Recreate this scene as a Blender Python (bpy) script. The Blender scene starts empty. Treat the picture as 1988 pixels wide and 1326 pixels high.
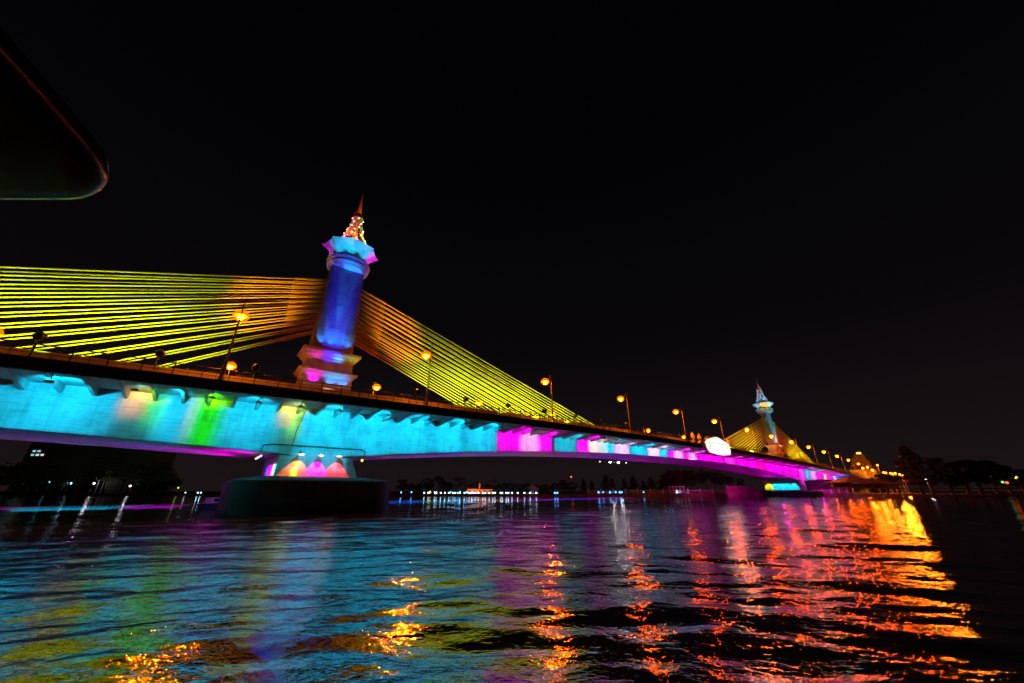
import bpy, math, random
import numpy as np
from mathutils import Vector, Matrix, noise as mnoise

random.seed(7)
PI = math.pi
sc = bpy.context.scene
COL = sc.collection

# ------------------------------------------------------------------ frame
# world X runs along the bridge (near pylon at 0), -Y is the side the photo is
# taken from, water surface at Z = 0.
H = 2.2
TH, PITCH = 0.67578, 0.39344
CS, CD = -11.12, 60.53
SPAN = 197.5
TE = 13.2           # half width of the deck
TW = 6.8            # half width of the box girder


def cam_xy(xc, yc):
    c, s = math.cos(TH), math.sin(TH)
    return (CS + xc * c + yc * s, -CD - xc * s + yc * c)


def at(px, depth, z=0.0):
    """point on the ground seen in column px (of 1988) at a given depth"""
    f, p = 699.5, PITCH
    # column on the horizon line
    u = (px - 994.0) / f
    v = -math.tan(p)
    y = math.cos(p) - v * math.sin(p)
    xc = u / y * depth
    x, yy = cam_xy(xc, depth)
    return Vector((x, yy, z))


def zpx(py, depth):
    """height of a point seen in row py at that depth"""
    f, p = 699.5, PITCH
    v = (663.0 - py) / f
    return H + depth * (math.sin(p) + v * math.cos(p)) / (math.cos(p) - v * math.sin(p))


def deck(s):
    def q(s):
        u = (s - 100.0) / 100.0
        return 12.07 - 0.0236 * u - 1.087 * u * u
    if s > 300:
        return q(300) - 0.0437 * (s - 300) + H
    if s < -70:
        return q(-70) + 0.037 * (s + 70) + H
    return q(s) + H


def gdepth(s):
    d = min(abs(s), abs(s - SPAN))
    if d >= 88:
        return 3.55
    return 3.55 + 3.5 * (1 - d / 88.0) ** 2.2


# ------------------------------------------------------------------ materials
def new_mat(name):
    m = bpy.data.materials.new(name)
    m.use_nodes = True
    return m, m.node_tree, m.node_tree.nodes['Principled BSDF']


def mat(name, col, rough=0.7, metal=0.0, var=0.0, scale=1.0, bump=0.0, spec=0.4, stretch=(1, 1, 1)):
    m, nt, b = new_mat(name)
    b.inputs['Base Color'].default_value = (*col, 1)
    b.inputs['Roughness'].default_value = rough
    b.inputs['Metallic'].default_value = metal
    b.inputs['Specular IOR Level'].default_value = spec
    if var > 0:
        tc = nt.nodes.new('ShaderNodeTexCoord')
        mp = nt.nodes.new('ShaderNodeMapping')
        mp.inputs['Scale'].default_value = stretch
        n1 = nt.nodes.new('ShaderNodeTexNoise')
        n1.inputs['Scale'].default_value = scale
        n1.inputs['Detail'].default_value = 8
        n1.inputs['Roughness'].default_value = 0.65
        nt.links.new(tc.outputs['Object'], mp.inputs['Vector'])
        nt.links.new(mp.outputs[0], n1.inputs['Vector'])
        r = nt.nodes.new('ShaderNodeValToRGB')
        r.color_ramp.elements[0].position = 0.3
        r.color_ramp.elements[1].position = 0.7
        r.color_ramp.elements[0].color = (*[c * (1 - var) for c in col], 1)
        r.color_ramp.elements[1].color = (*[min(1, c * (1 + var * 0.5)) for c in col], 1)
        nt.links.new(n1.outputs['Fac'], r.inputs[0])
        nt.links.new(r.outputs[0], b.inputs['Base Color'])
        if bump > 0:
            bp = nt.nodes.new('ShaderNodeBump')
            bp.inputs['Strength'].default_value = bump
            bp.inputs['Distance'].default_value = 0.05
            nt.links.new(n1.outputs['Fac'], bp.inputs['Height'])
            nt.links.new(bp.outputs[0], b.inputs['Normal'])
    return m


def emat(name, col, strength):
    m, nt, b = new_mat(name)
    b.inputs['Base Color'].default_value = (*col, 1)
    b.inputs['Emission Color'].default_value = (*col, 1)
    b.inputs['Emission Strength'].default_value = strength
    b.inputs['Roughness'].default_value = 0.4
    return m


def concrete(name, base):
    """board marked concrete: stains, vertical runs, form joints"""
    m, nt, b = new_mat(name)
    N, L = nt.nodes, nt.links
    b.inputs['Roughness'].default_value = 0.85
    b.inputs['Specular IOR Level'].default_value = 0.2
    tc = N.new('ShaderNodeTexCoord')

    def nz(scale, stretch, lo, hi, dark):
        mp = N.new('ShaderNodeMapping')
        mp.inputs['Scale'].default_value = stretch
        L.new(tc.outputs['Object'], mp.inputs['Vector'])
        n = N.new('ShaderNodeTexNoise')
        n.inputs['Scale'].default_value = scale
        n.inputs['Detail'].default_value = 9
        n.inputs['Roughness'].default_value = 0.68
        L.new(mp.outputs[0], n.inputs['Vector'])
        r = N.new('ShaderNodeMapRange')
        r.inputs['From Min'].default_value = lo
        r.inputs['From Max'].default_value = hi
        r.inputs['To Min'].default_value = dark
        r.inputs['To Max'].default_value = 1.0
        L.new(n.outputs['Fac'], r.inputs['Value'])
        return r.outputs[0], n.outputs['Fac']
    a, araw = nz(0.55, (1, 1, 1), 0.36, 0.55, 0.72)
    c, _ = nz(1.2, (1.6, 1.6, 0.12), 0.36, 0.52, 0.80)
    d, _ = nz(2.2, (0.22, 1, 2.2), 0.37, 0.50, 0.76)
    mul = N.new('ShaderNodeMath'); mul.operation = 'MULTIPLY'
    L.new(a, mul.inputs[0]); L.new(c, mul.inputs[1])
    mul2 = N.new('ShaderNodeMath'); mul2.operation = 'MULTIPLY'
    L.new(mul.outputs[0], mul2.inputs[0]); L.new(d, mul2.inputs[1])
    mp = N.new('ShaderNodeMapping')
    mp.inputs['Rotation'].default_value = (PI / 2, 0, 0)
    L.new(tc.outputs['Object'], mp.inputs['Vector'])
    br = N.new('ShaderNodeTexBrick')
    br.inputs['Scale'].default_value = 1.0
    br.inputs['Brick Width'].default_value = 3.6
    br.inputs['Row Height'].default_value = 1.45
    br.inputs['Mortar Size'].default_value = 0.018
    br.inputs['Mortar Smooth'].default_value = 0.4
    br.offset = 0.0
    br.inputs['Color1'].default_value = (1, 1, 1, 1)
    br.inputs['Color2'].default_value = (0.965, 0.965, 0.965, 1)
    br.inputs['Mortar'].default_value = (0.86, 0.86, 0.86, 1)
    L.new(mp.outputs[0], br.inputs['Vector'])
    mx = N.new('ShaderNodeMix'); mx.data_type = 'RGBA'; mx.blend_type = 'MULTIPLY'
    mx.inputs[0].default_value = 1.0
    mx.inputs[6].default_value = (*base, 1)
    L.new(mul2.outputs[0], mx.inputs[7])
    mx2 = N.new('ShaderNodeMix'); mx2.data_type = 'RGBA'; mx2.blend_type = 'MULTIPLY'
    mx2.inputs[0].default_value = 1.0
    L.new(mx.outputs[2], mx2.inputs[6]); L.new(br.outputs['Color'], mx2.inputs[7])
    L.new(mx2.outputs[2], b.inputs['Base Color'])
    bp = N.new('ShaderNodeBump'); bp.inputs['Strength'].default_value = 0.25
    bp.inputs['Distance'].default_value = 0.03
    L.new(araw, bp.inputs['Height']); L.new(bp.outputs[0], b.inputs['Normal'])
    return m


M = {}
M['conc'] = concrete('concrete', (0.52, 0.52, 0.50))
M['pylon'] = concrete('pylon_concrete', (0.50, 0.47, 0.45))
M['trim'] = mat('painted_trim', (0.62, 0.55, 0.42), 0.55, var=0.2, scale=1.5)
M['dark'] = mat('dark_steel', (0.035, 0.032, 0.03), 0.6, var=0.3, scale=3)
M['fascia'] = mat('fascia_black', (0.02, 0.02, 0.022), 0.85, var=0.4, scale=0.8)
M['asph'] = mat('asphalt', (0.05, 0.05, 0.05), 0.9, var=0.3, scale=2)
M['barrier'] = mat('barrier_concrete', (0.42, 0.40, 0.38), 0.85, var=0.25, scale=1.2)
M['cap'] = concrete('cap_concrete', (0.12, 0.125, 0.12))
M['cable'] = mat('yellow_sheath', (0.80, 0.62, 0.06), 0.35, var=0.1, scale=0.5)
M['sleeve'] = mat('orange_sleeve', (0.78, 0.50, 0.05), 0.45, var=0.15, scale=0.7)
M['post'] = mat('galvanised_post', (0.42, 0.40, 0.37), 0.45, metal=0.3, var=0.2, scale=4)
M['lotus'] = mat('lotus_white', (0.68, 0.68, 0.66), 0.35, var=0.15, scale=1.4)
M['gold'] = mat('gilded_lattice', (0.75, 0.62, 0.40), 0.35, metal=0.35, var=0.15, scale=2)
def halo_mat():  # see-through glow that stands for the orange halo round a lamp
    m = bpy.data.materials.new('lamp_halo')
    m.use_nodes = True
    nt = m.node_tree
    nt.nodes.clear()
    out = nt.nodes.new('ShaderNodeOutputMaterial')
    mx = nt.nodes.new('ShaderNodeMixShader')
    tr = nt.nodes.new('ShaderNodeBsdfTransparent')
    tr.inputs[0].default_value = (1.0, 0.85, 0.6, 1)
    em = nt.nodes.new('ShaderNodeEmission')
    em.inputs[0].default_value = (1.0, 0.15, 0.0, 1)
    em.inputs[1].default_value = 2.2
    mx.inputs[0].default_value = 0.45
    nt.links.new(tr.outputs[0], mx.inputs[1]); nt.links.new(em.outputs[0], mx.inputs[2])
    nt.links.new(mx.outputs[0], out.inputs[0])
    return m


M['glow_globe'] = halo_mat()
M['bulb'] = emat('led_white', (0.85, 0.82, 1.0), 2.6)
M['sodium'] = emat('sodium_lens', (1.0, 0.10, 0.002), 700)
M['sodium_far'] = emat('sodium_lens_strong', (1.0, 0.085, 0.001), 2600)
M['sodium_small'] = emat('sodium_lens_far', (1.0, 0.085, 0.002), 38)
M['lens_w'] = emat('lens_warm_white', (1.0, 0.55, 0.45), 3)
M['lens_m'] = emat('lens_magenta', (0.95, 0.45, 0.9), 3)
M['lens_o'] = emat('lens_orange', (1.0, 0.35, 0.1), 6)
M['lens_c'] = emat('lens_cyan', (0.1, 0.85, 1.0), 4)
M['leaf'] = mat('leaf_dark', (0.045, 0.065, 0.03), 0.8, var=0.5, scale=0.6)
M['leaf2'] = mat('leaf_olive', (0.06, 0.07, 0.03), 0.8, var=0.5, scale=0.6)
M['bark'] = mat('bark', (0.10, 0.085, 0.07), 0.9, var=0.4, scale=2)
M['soil'] = mat('bank_soil', (0.05, 0.047, 0.035), 0.95, var=0.5, scale=0.15)
M['wallstone'] = mat('embankment_concrete', (0.20, 0.15, 0.13), 0.9, var=0.35, scale=0.5, bump=0.3)
M['white'] = mat('white_paint', (0.72, 0.70, 0.68), 0.5, var=0.12, scale=2)
M['tower'] = mat('tower_render', (0.14, 0.13, 0.13), 0.85, var=0.25, scale=0.15)
M['glassdark'] = mat('dark_glass', (0.02, 0.022, 0.025), 0.15)
M['litwin'] = emat('lit_window', (0.35, 0.85, 0.95), 0.7)
M['litwin2'] = emat('lit_window_warm', (0.9, 0.85, 0.8), 0.9)
M['tile'] = mat('roof_tile', (0.16, 0.08, 0.05), 0.7, var=0.4, scale=1.2)
M['wood'] = mat('weathered_wood', (0.20, 0.11, 0.07), 0.8, var=0.4, scale=1.0)
M['stupa'] = mat('stupa_plaster', (0.55, 0.45, 0.33), 0.8, var=0.3, scale=0.5)
M['orangewall'] = mat('ochre_wall', (0.60, 0.38, 0.20), 0.8, var=0.25, scale=0.6)
M['blue_lamp'] = emat('cool_lamp', (0.45, 0.75, 1.0), 9)
M['bluer_lamp'] = emat('blue_lamp', (0.06, 0.35, 1.0), 9)
M['white_lamp'] = emat('white_lamp', (1.0, 0.92, 0.95), 1.6)
M['teal_lamp'] = emat('teal_lamp', (0.1, 0.75, 0.8), 4)
M['red_lamp'] = emat('red_lamp', (1.0, 0.06, 0.02), 5)
M['green_lamp'] = emat('green_lamp', (0.25, 0.9, 0.1), 1.5)
M['yellow_lamp'] = emat('yellow_lamp', (0.9, 0.8, 0.05), 3)
M['cyan_sign'] = emat('cyan_sign', (0.05, 0.42, 0.55), 0.8)
M['led_board'] = emat('led_board', (0.92, 0.97, 0.94), 1.35)
M['led_rim'] = emat('led_rim', (1.0, 0.80, 0.70), 1.2)
M['led_line'] = emat('led_line', (0.45, 0.72, 0.02), 0.85)
M['canopy'] = mat('canopy_shell', (0.006, 0.006, 0.007), 0.2, spec=0.12)
M['canopy_panel'] = mat('canopy_lining', (0.06, 0.06, 0.035), 0.9, var=0.15, scale=6)
M['hull'] = mat('hull_white', (0.6, 0.62, 0.62), 0.3)
M['hullblue'] = mat('hull_blue', (0.05, 0.08, 0.2), 0.3)
M['conduit'] = mat('cable_conduit', (0.03, 0.035, 0.035), 0.6)
M['air_lamp'] = emat('landing_lamp', (1.0, 0.9, 0.8), 220)
M['air_lamp2'] = emat('landing_lamp_warm', (1.0, 0.72, 0.5), 220)
M['tip_lamp'] = emat('wingtip_lamp', (1.0, 0.8, 0.75), 6)


# ------------------------------------------------------------------ mesh builder
class MB:
    def __init__(self):
        self.v, self.f = [], []

    def add(self, verts, faces):
        o = len(self.v)
        self.v += [tuple(p) for p in verts]
        self.f += [tuple(i + o for i in q) for q in faces]
        return self

    def hexa(self, p):   # 8 pts: bottom 4 ccw, top 4 ccw
        return self.add(p, [(3, 2, 1, 0), (4, 5, 6, 7), (0, 1, 5, 4), (1, 2, 6, 5), (2, 3, 7, 6), (3, 0, 4, 7)])

    def box(self, x0, x1, y0, y1, z0, z1):
        return self.hexa([(x0, y0, z0), (x1, y0, z0), (x1, y1, z0), (x0, y1, z0),
                          (x0, y0, z1), (x1, y0, z1), (x1, y1, z1), (x0, y1, z1)])

    def frus(self, hx0, hy0, z0, hx1, hy1, z1, cx=0, cy=0):
        return self.hexa([(cx - hx0, cy - hy0, z0), (cx + hx0, cy - hy0, z0), (cx + hx0, cy + hy0, z0), (cx - hx0, cy + hy0, z0),
                          (cx - hx1, cy - hy1, z1), (cx + hx1, cy - hy1, z1), (cx + hx1, cy + hy1, z1), (cx - hx1, cy + hy1, z1)])

    def tube(self, a, b, r0, r1=None, n=8, caps=True):
        r1 = r0 if r1 is None else r1
        a, b = Vector(a), Vector(b)
        d = (b - a).normalized()
        u = d.orthogonal().normalized()
        w = d.cross(u)
        vs = []
        for c, r in ((a, r0), (b, r1)):
            for k in range(n):
                t = 2 * PI * k / n
                vs.append(c + (u * math.cos(t) + w * math.sin(t)) * r)
        fs = [(k, (k + 1) % n, n + (k + 1) % n, n + k) for k in range(n)]
        if caps:
            fs += [tuple(range(n))[::-1], tuple(range(n, 2 * n))]
        return self.add(vs, fs)

    def path(self, pts, r, n=6):
        for a, b in zip(pts[:-1], pts[1:]):
            self.tube(a, b, r, r, n)
        return self

    def lathe(self, prof, c=(0, 0, 0), n=24, mod=None):
        vs, fs = [], []
        for r, z in prof:
            for k in range(n):
                t = 2 * PI * k / n
                rr = r if mod is None else mod(r, z, t)
                vs.append((c[0] + rr * math.cos(t), c[1] + rr * math.sin(t), c[2] + z))
        m = len(prof)
        for i in range(m - 1):
            for k in range(n):
                fs.append((i * n + k, i * n + (k + 1) % n, (i + 1) * n + (k + 1) % n, (i + 1) * n + k))
        fs.append(tuple(range(n))[::-1])
        fs.append(tuple(range((m - 1) * n, m * n)))
        return self.add(vs, fs)

    def ball(self, c, r, n=10, m=6, sx=1, sy=1, sz=1):
        prof = [(max(1e-3, math.sin(PI * i / m)) * r, -math.cos(PI * i / m) * r) for i in range(m + 1)]
        vs, fs = [], []
        for q, z in prof:
            for k in range(n):
                t = 2 * PI * k / n
                vs.append((c[0] + q * math.cos(t) * sx, c[1] + q * math.sin(t) * sy, c[2] + z * sz))
        for i in range(m):
            for k in range(n):
                fs.append((i * n + k, i * n + (k + 1) % n, (i + 1) * n + (k + 1) % n, (i + 1) * n + k))
        return self.add(vs, fs)

    def extrude(self, sections):   # list of rings (same count), closed rings, capped
        n = len(sections[0])
        vs = [p for s in sections for p in s]
        fs = []
        for i in range(len(sections) - 1):
            for k in range(n):
                fs.append((i * n + k, i * n + (k + 1) % n, (i + 1) * n + (k + 1) % n, (i + 1) * n + k))
        fs.append(tuple(range(n))[::-1])
        fs.append(tuple(range((len(sections) - 1) * n, len(sections) * n)))
        return self.add(vs, fs)

    def mesh(self, name, m, smooth=False):
        me = bpy.data.meshes.new(name)
        me.from_pydata(self.v, [], self.f)
        me.materials.append(m)
        me.validate()
        import bmesh as _b
        bm = _b.new(); bm.from_mesh(me)
        _b.ops.recalc_face_normals(bm, faces=bm.faces[:])
        bm.to_mesh(me); bm.free()
        if smooth:
            for p in me.polygons:
                p.use_smooth = True
            try:
                me.set_sharp_from_angle(angle=math.radians(40))
            except Exception:
                pass
        return me

    def build(self, name, m, parent=None, smooth=False):
        o = bpy.data.objects.new(name, self.mesh(name, m, smooth))
        COL.objects.link(o)
        o.parent = parent
        return o


def tag(o, label=None, cat=None, group=None, kind=None):
    if label: o['label'] = label
    if cat: o['category'] = cat
    if group: o['group'] = group
    if kind: o['kind'] = kind
    return o


def empty(name, label=None, cat=None, group=None, loc=(0, 0, 0), rz=0):
    o = bpy.data.objects.new(name, None)
    o.empty_display_size = 0.2
    COL.objects.link(o)
    o.location = loc
    o.rotation_euler = (0, 0, rz)
    return tag(o, label, cat, group)


def kids(o):
    return [c for c in bpy.data.objects if c.parent == o]


def copy_tree(o, parent=None):
    c = o.copy()
    COL.objects.link(c)
    c.parent = parent
    for ch in kids(o):
        copy_tree(ch, c)
    return c


# ------------------------------------------------------------------ lamps
def aim(o, loc, tgt):
    o.location = loc
    d = (Vector(tgt) - Vector(loc)).normalized()
    o.rotation_euler = d.to_track_quat('-Z', 'Y').to_euler()


def spot(loc, tgt, col, power, angle=60, blend=0.5, r=0.08, name='floodlight_beam'):
    l = bpy.data.lights.new(name, 'SPOT')
    l.color = col; l.energy = power
    l.spot_size = math.radians(angle); l.spot_blend = blend
    l.shadow_soft_size = r
    o = bpy.data.objects.new(name, l)
    COL.objects.link(o)
    aim(o, loc, tgt)
    return o


def point(loc, col, power, r=0.15, name='lamp_glow'):
    l = bpy.data.lights.new(name, 'POINT')
    l.color = col; l.energy = power; l.shadow_soft_size = r
    o = bpy.data.objects.new(name, l)
    COL.objects.link(o)
    o.location = loc
    return o


def wash(loc, tgt, col, power, hu, hv, su=0.05, sv=0.12, r=0.05):
    """floodlight with barn doors: a rectangular beam"""
    o = spot(loc, tgt, col, power, 2 * math.degrees(math.atan(math.hypot(hu + su, hv + sv))) * 1.02, 0.0, r, 'wash_beam')
    l = o.data
    l.use_nodes = True
    nt = l.node_tree
    em = next(n for n in nt.nodes if n.type == 'EMISSION')
    tc = nt.nodes.new('ShaderNodeTexCoord')
    sp = nt.nodes.new('ShaderNodeSeparateXYZ')
    nt.links.new(tc.outputs['Normal'], sp.inputs[0])

    def mth(op, a, b=None):
        n = nt.nodes.new('ShaderNodeMath'); n.operation = op
        for i, x in enumerate((a, b)):
            if x is None: continue
            if isinstance(x, (int, float)): n.inputs[i].default_value = x
            else: nt.links.new(x, n.inputs[i])
        return n.outputs[0]
    az = mth('ABSOLUTE', sp.outputs['Z'])
    outs = []
    for ax, h, s in (('X', hu, su), ('Y', hv, sv)):
        u = mth('DIVIDE', mth('ABSOLUTE', sp.outputs[ax]), az)
        mr = nt.nodes.new('ShaderNodeMapRange')
        mr.interpolation_type = 'SMOOTHSTEP'
        mr.inputs['From Min'].default_value = h - s
        mr.inputs['From Max'].default_value = h + s
        mr.inputs['To Min'].default_value = 1
        mr.inputs['To Max'].default_value = 0
        nt.links.new(u, mr.inputs['Value'])
        outs.append(mr.outputs[0])
    nt.links.new(mth('MULTIPLY', outs[0], outs[1]), em.inputs['Strength'])
    return o


CYAN = (0.0, 0.56, 0.95)
MAG = (1.0, 0.0, 0.92)
BLUE = (0.0, 0.06, 1.0)
GREEN = (0.05, 0.85, 0.0)
YEL = (0.85, 0.75, 0.0)
WHITE = (1.0, 0.80, 0.85)
ORANGE = (1.0, 0.30, 0.02)

# ------------------------------------------------------------------ world, camera
w = bpy.data.worlds.new('World')
sc.world = w
w.use_nodes = True
nt = w.node_tree
bg = nt.nodes['Background']
sky = nt.nodes.new('ShaderNodeTexSky')
sky.sky_type = 'NISHITA'
sky.sun_disc = False
sky.sun_elevation = math.radians(-8)
sky.sun_rotation = math.radians(120)
tc = nt.nodes.new('ShaderNodeTexCoord')
sp = nt.nodes.new('ShaderNodeSeparateXYZ')
nt.links.new(tc.outputs['Generated'], sp.inputs[0])
rp = nt.nodes.new('ShaderNodeValToRGB')          # city glow low over the horizon
cr = rp.color_ramp
cr.elements[0].position = 0.0; cr.elements[0].color = (0.0105, 0.0066, 0.0074, 1)
cr.elements[1].position = 0.75; cr.elements[1].color = (0.0007, 0.0008, 0.0012, 1)
e = cr.elements.new(0.12); e.color = (0.0075, 0.0048, 0.0058, 1)
e = cr.elements.new(0.35); e.color = (0.0026, 0.0020, 0.0027, 1)
nt.links.new(sp.outputs['Z'], rp.inputs[0])
mx = nt.nodes.new('ShaderNodeMix'); mx.data_type = 'RGBA'; mx.blend_type = 'ADD'
mx.inputs[0].default_value = 1.0
sm = nt.nodes.new('ShaderNodeVectorMath'); sm.operation = 'SCALE'
sm.inputs['Scale'].default_value = 0.02
nt.links.new(sky.outputs[0], sm.inputs[0])
nt.links.new(rp.outputs[0], mx.inputs[6]); nt.links.new(sm.outputs[0], mx.inputs[7])
nt.links.new(mx.outputs[2], bg.inputs[0])
bg.inputs[1].default_value = 1.0

cam = bpy.data.cameras.new('camera')
co = bpy.data.objects.new('camera', cam)
COL.objects.link(co)
cam.sensor_width = 36.0
cam.lens = 699.5 / 1988 * 36.0
cam.clip_start = 0.05
cam.clip_end = 6000
co.location = (CS, -CD, H)
fwd = Vector((math.sin(TH) * math.cos(PITCH), math.cos(TH) * math.cos(PITCH), math.sin(PITCH)))
co.rotation_euler = fwd.to_track_quat('-Z', 'Y').to_euler()
sc.camera = co
sc.view_settings.view_transform = 'Standard'
sc.view_settings.look = 'None'
sc.view_settings.exposure = 0
sc.view_settings.gamma = 1

# ------------------------------------------------------------------ BRIDGE
bridge = empty('cable_stayed_bridge',
               'long concrete cable stayed bridge floodlit cyan and magenta across the river at night', 'bridge')
S0, S1 = -110.0, 450.0
stn = [S0 + i * 2.5 for i in range(int((S1 - S0) / 2.5) + 1)]

# girder: closed box with haunches
secs = []
for s in stn:
    zt = deck(s) - 0.9
    zb = deck(s) - gdepth(s)
    if s > 300: zb = max(zb, 0.6)
    zb = min(zb, zt - 0.3)
    secs.append([(s, -TW, zb), (s, TW, zb), (s, TW + 0.05, zt), (s, -TW - 0.05, zt)])
girder = MB().extrude(secs).build('girder', M['conc'], bridge)
# deck slab
secs = []
for s in stn:
    z = deck(s)
    secs.append([(s, -TE + 0.35, z - 1.0), (s, -TW, z - 0.88), (s, TW, z - 0.88), (s, TE - 0.35, z - 1.0),
                 (s, TE - 0.35, z - 0.3), (s, -TE + 0.35, z - 0.3)])
MB().extrude(secs).build('deck_slab', M['conc'], bridge)
secs = [[(s, -11.9, deck(s) - 0.296), (s, 11.9, deck(s) - 0.296), (s, 11.9, deck(s) - 0.2), (s, -11.9, deck(s) - 0.2)] for s in stn]
MB().extrude(secs).build('road_surface', M['asph'], bridge)
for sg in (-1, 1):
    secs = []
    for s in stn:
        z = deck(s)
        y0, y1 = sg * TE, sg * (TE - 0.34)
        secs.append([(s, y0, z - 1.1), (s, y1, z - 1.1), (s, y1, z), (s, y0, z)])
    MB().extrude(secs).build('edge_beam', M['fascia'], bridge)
    secs = []
    for s in stn:
        z = deck(s)
        y0, y1 = sg * 10.0, sg * 9.7
        secs.append([(s, y0, z - 0.3), (s, y1, z - 0.3), (s, y1, z + 1.35), (s, y0, z + 1.35)])
    MB().extrude(secs).build('roadside_barrier', M['barrier'], bridge)
    # railing
    mb = MB()
    yr = sg * (TE - 0.15)
    for h, r in ((1.15, 0.05), (0.72, 0.03), (0.38, 0.03)):
        for a, b in zip(stn[:-1], stn[1:]):
            mb.tube((a, yr, deck(a) + h), (b, yr, deck(b) + h), r, r, 6, False)
    s = -44.0
    while s < 300:
        mb.box(s - 0.02, s + 0.02, yr - 0.02, yr + 0.02, deck(s), deck(s) + 1.12)
        s += 2.24
    rail = mb.build('railing', M['dark'], bridge)
    if sg == -1:
        rest = MB(); k = 0
        s = -45.12
        post_me = MB().box(-0.05, 0.05, -0.05, 0.05, 0.0, 1.3).mesh('rail_post', M['dark'])
        while s < 300:
            if s > -32 and k < 100:
                o = bpy.data.objects.new('rail_post', post_me)
                COL.objects.link(o); o.parent = rail
                o.location = (s, yr, deck(s)); k += 1
            else:
                rest.box(s - 0.05, s + 0.05, yr - 0.05, yr + 0.05, deck(s), deck(s) + 1.3)
            s += 2.24
        tag(rest.build('rail_post', M['dark'], rail), kind='stuff')

# brackets under the near overhang
bm_ = MB()
bm_.hexa([(-0.14, -TE + 0.36, -1.14), (0.14, -TE + 0.36, -1.14), (0.14, -TW - 0.08, -1.72), (-0.14, -TW - 0.08, -1.72),
          (-0.14, -TE + 0.36, -0.95), (0.14, -TE + 0.36, -0.95), (0.14, -TW - 0.08, -0.86), (-0.14, -TW - 0.08, -0.86)])
br_me = bm_.mesh('bracket', M['conc'])
s, k, rest = -44.0, 0, MB()
vv, ff = bm_.v, bm_.f
while s < 330:
    if s > -31 and k < 100:
        o = bpy.data.objects.new('bracket', br_me)
        COL.objects.link(o); o.parent = bridge
        o.location = (s, 0, deck(s)); k += 1
    else:
        rest.add([(x + s, y, z + deck(s)) for x, y, z in vv], ff)
    s += 2.24
tag(rest.build('bracket', M['conc'], bridge), kind='stuff')


# piers and caps -------------------------------------------------
def pier_bm(zt, zb=3.75):
    mb = MB()
    mb.hexa([(-4.65, -TW + .01, zb), (5.1, -TW + .01, zb), (5.1, TW - .01, zb), (-4.65, TW - .01, zb),
             (-4.5, -TW + .01, zt), (4.05, -TW + .01, zt), (4.05, TW - .01, zt), (-4.5, TW - .01, zt)])
    return mb


def cap_bm():
    mb = MB()
    hx, hy, r = 8.7, 12.0, 2.6

    def ring(hx, hy, r, z):
        pts = []
        for cx, cy, a0 in ((hx - r, hy - r, 0), (-hx + r, hy - r, PI / 2), (-hx + r, -hy + r, PI), (hx - r, -hy + r, 1.5 * PI)):
            for k in range(9):
                a = a0 + PI / 2 * k / 8
                pts.append((cx + r * math.cos(a), cy + r * math.sin(a), z))
        return pts
    mb.extrude([ring(hx, hy, r, -1.5), ring(hx, hy, r, 1.42), ring(hx - 0.05, hy - 0.05, r, 1.45), ring(hx - .05, hy - .05, r, 3.28),
                ring(hx - 0.22, hy - 0.22, r, 3.42), ring(hx - 3.0, 7.4, 0.5, 3.86)])
    return mb


pier0 = pier_bm(deck(0) - 6.9).build('pier', M['conc'], bridge)
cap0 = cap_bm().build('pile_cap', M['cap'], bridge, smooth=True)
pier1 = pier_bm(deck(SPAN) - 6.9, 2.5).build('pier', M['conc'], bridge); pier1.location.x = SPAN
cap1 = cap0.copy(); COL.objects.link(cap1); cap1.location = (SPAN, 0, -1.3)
for sx, hw in ((256, 1.6), (300, 1.5), (345, 1.4)):
    mb = MB()
    mb.box(sx - hw, sx + hw, -5, 5, 0.5, deck(sx) - gdepth(sx) + 0.02)
    mb.build('pier', M['conc'], bridge)
# conduits on the pier head
mb = MB()
yy = -TW - 0.1
zt = deck(0) - 6.1
mb.path([(-6.6, yy, zt - 0.75), (-6.4, yy, zt + 0.22), (-5.6, yy, zt + 0.4), (5.3, yy, zt + 0.4), (5.6, yy, zt + 0.1), (5.6, yy, zt - 0.55)], 0.05)
mb.path([(-3.4, yy, zt + 0.4), (-3.3, yy, zt + 2.2), (-2.7, yy, zt + 5.0)], 0.035)
mb.build('conduit', M['conduit'], bridge)


# pylon ------------------------------------------------------------
def rrect(hx, hy, c, z, n=5):
    pts = []
    for cx, cy, a0 in ((hx - c, hy - c, 0), (-hx + c, hy - c, PI / 2), (-hx + c, -hy + c, PI), (hx - c, -hy + c, 1.5 * PI)):
        for k in range(n):
            a = a0 + PI / 2 * k / (n - 1)
            pts.append((cx + c * math.cos(a), cy + c * math.sin(a), z))
    return pts


def cornice_bm(z0, z1, h0, h1, y0, y1):
    """stepped moulding: flares from (h0,y0) at z0 to (h1,y1) at z1"""
    st = [(0.0, 0.0), (0.12, 0.12), (0.30, 0.16), (0.42, 0.55), (0.62, 0.66), (0.70, 0.98), (0.92, 1.0), (1.0, 0.90)]
    return MB().extrude([rrect(h0 + (h1 - h0) * b, y0 + (y1 - y0) * b, 0.08, z0 + (z1 - z0) * a, 3) for a, b in st])


ZP = deck(0) - 0.2
D0 = 13.2           # deck height the pylon heights below were taken at (above water)


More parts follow.
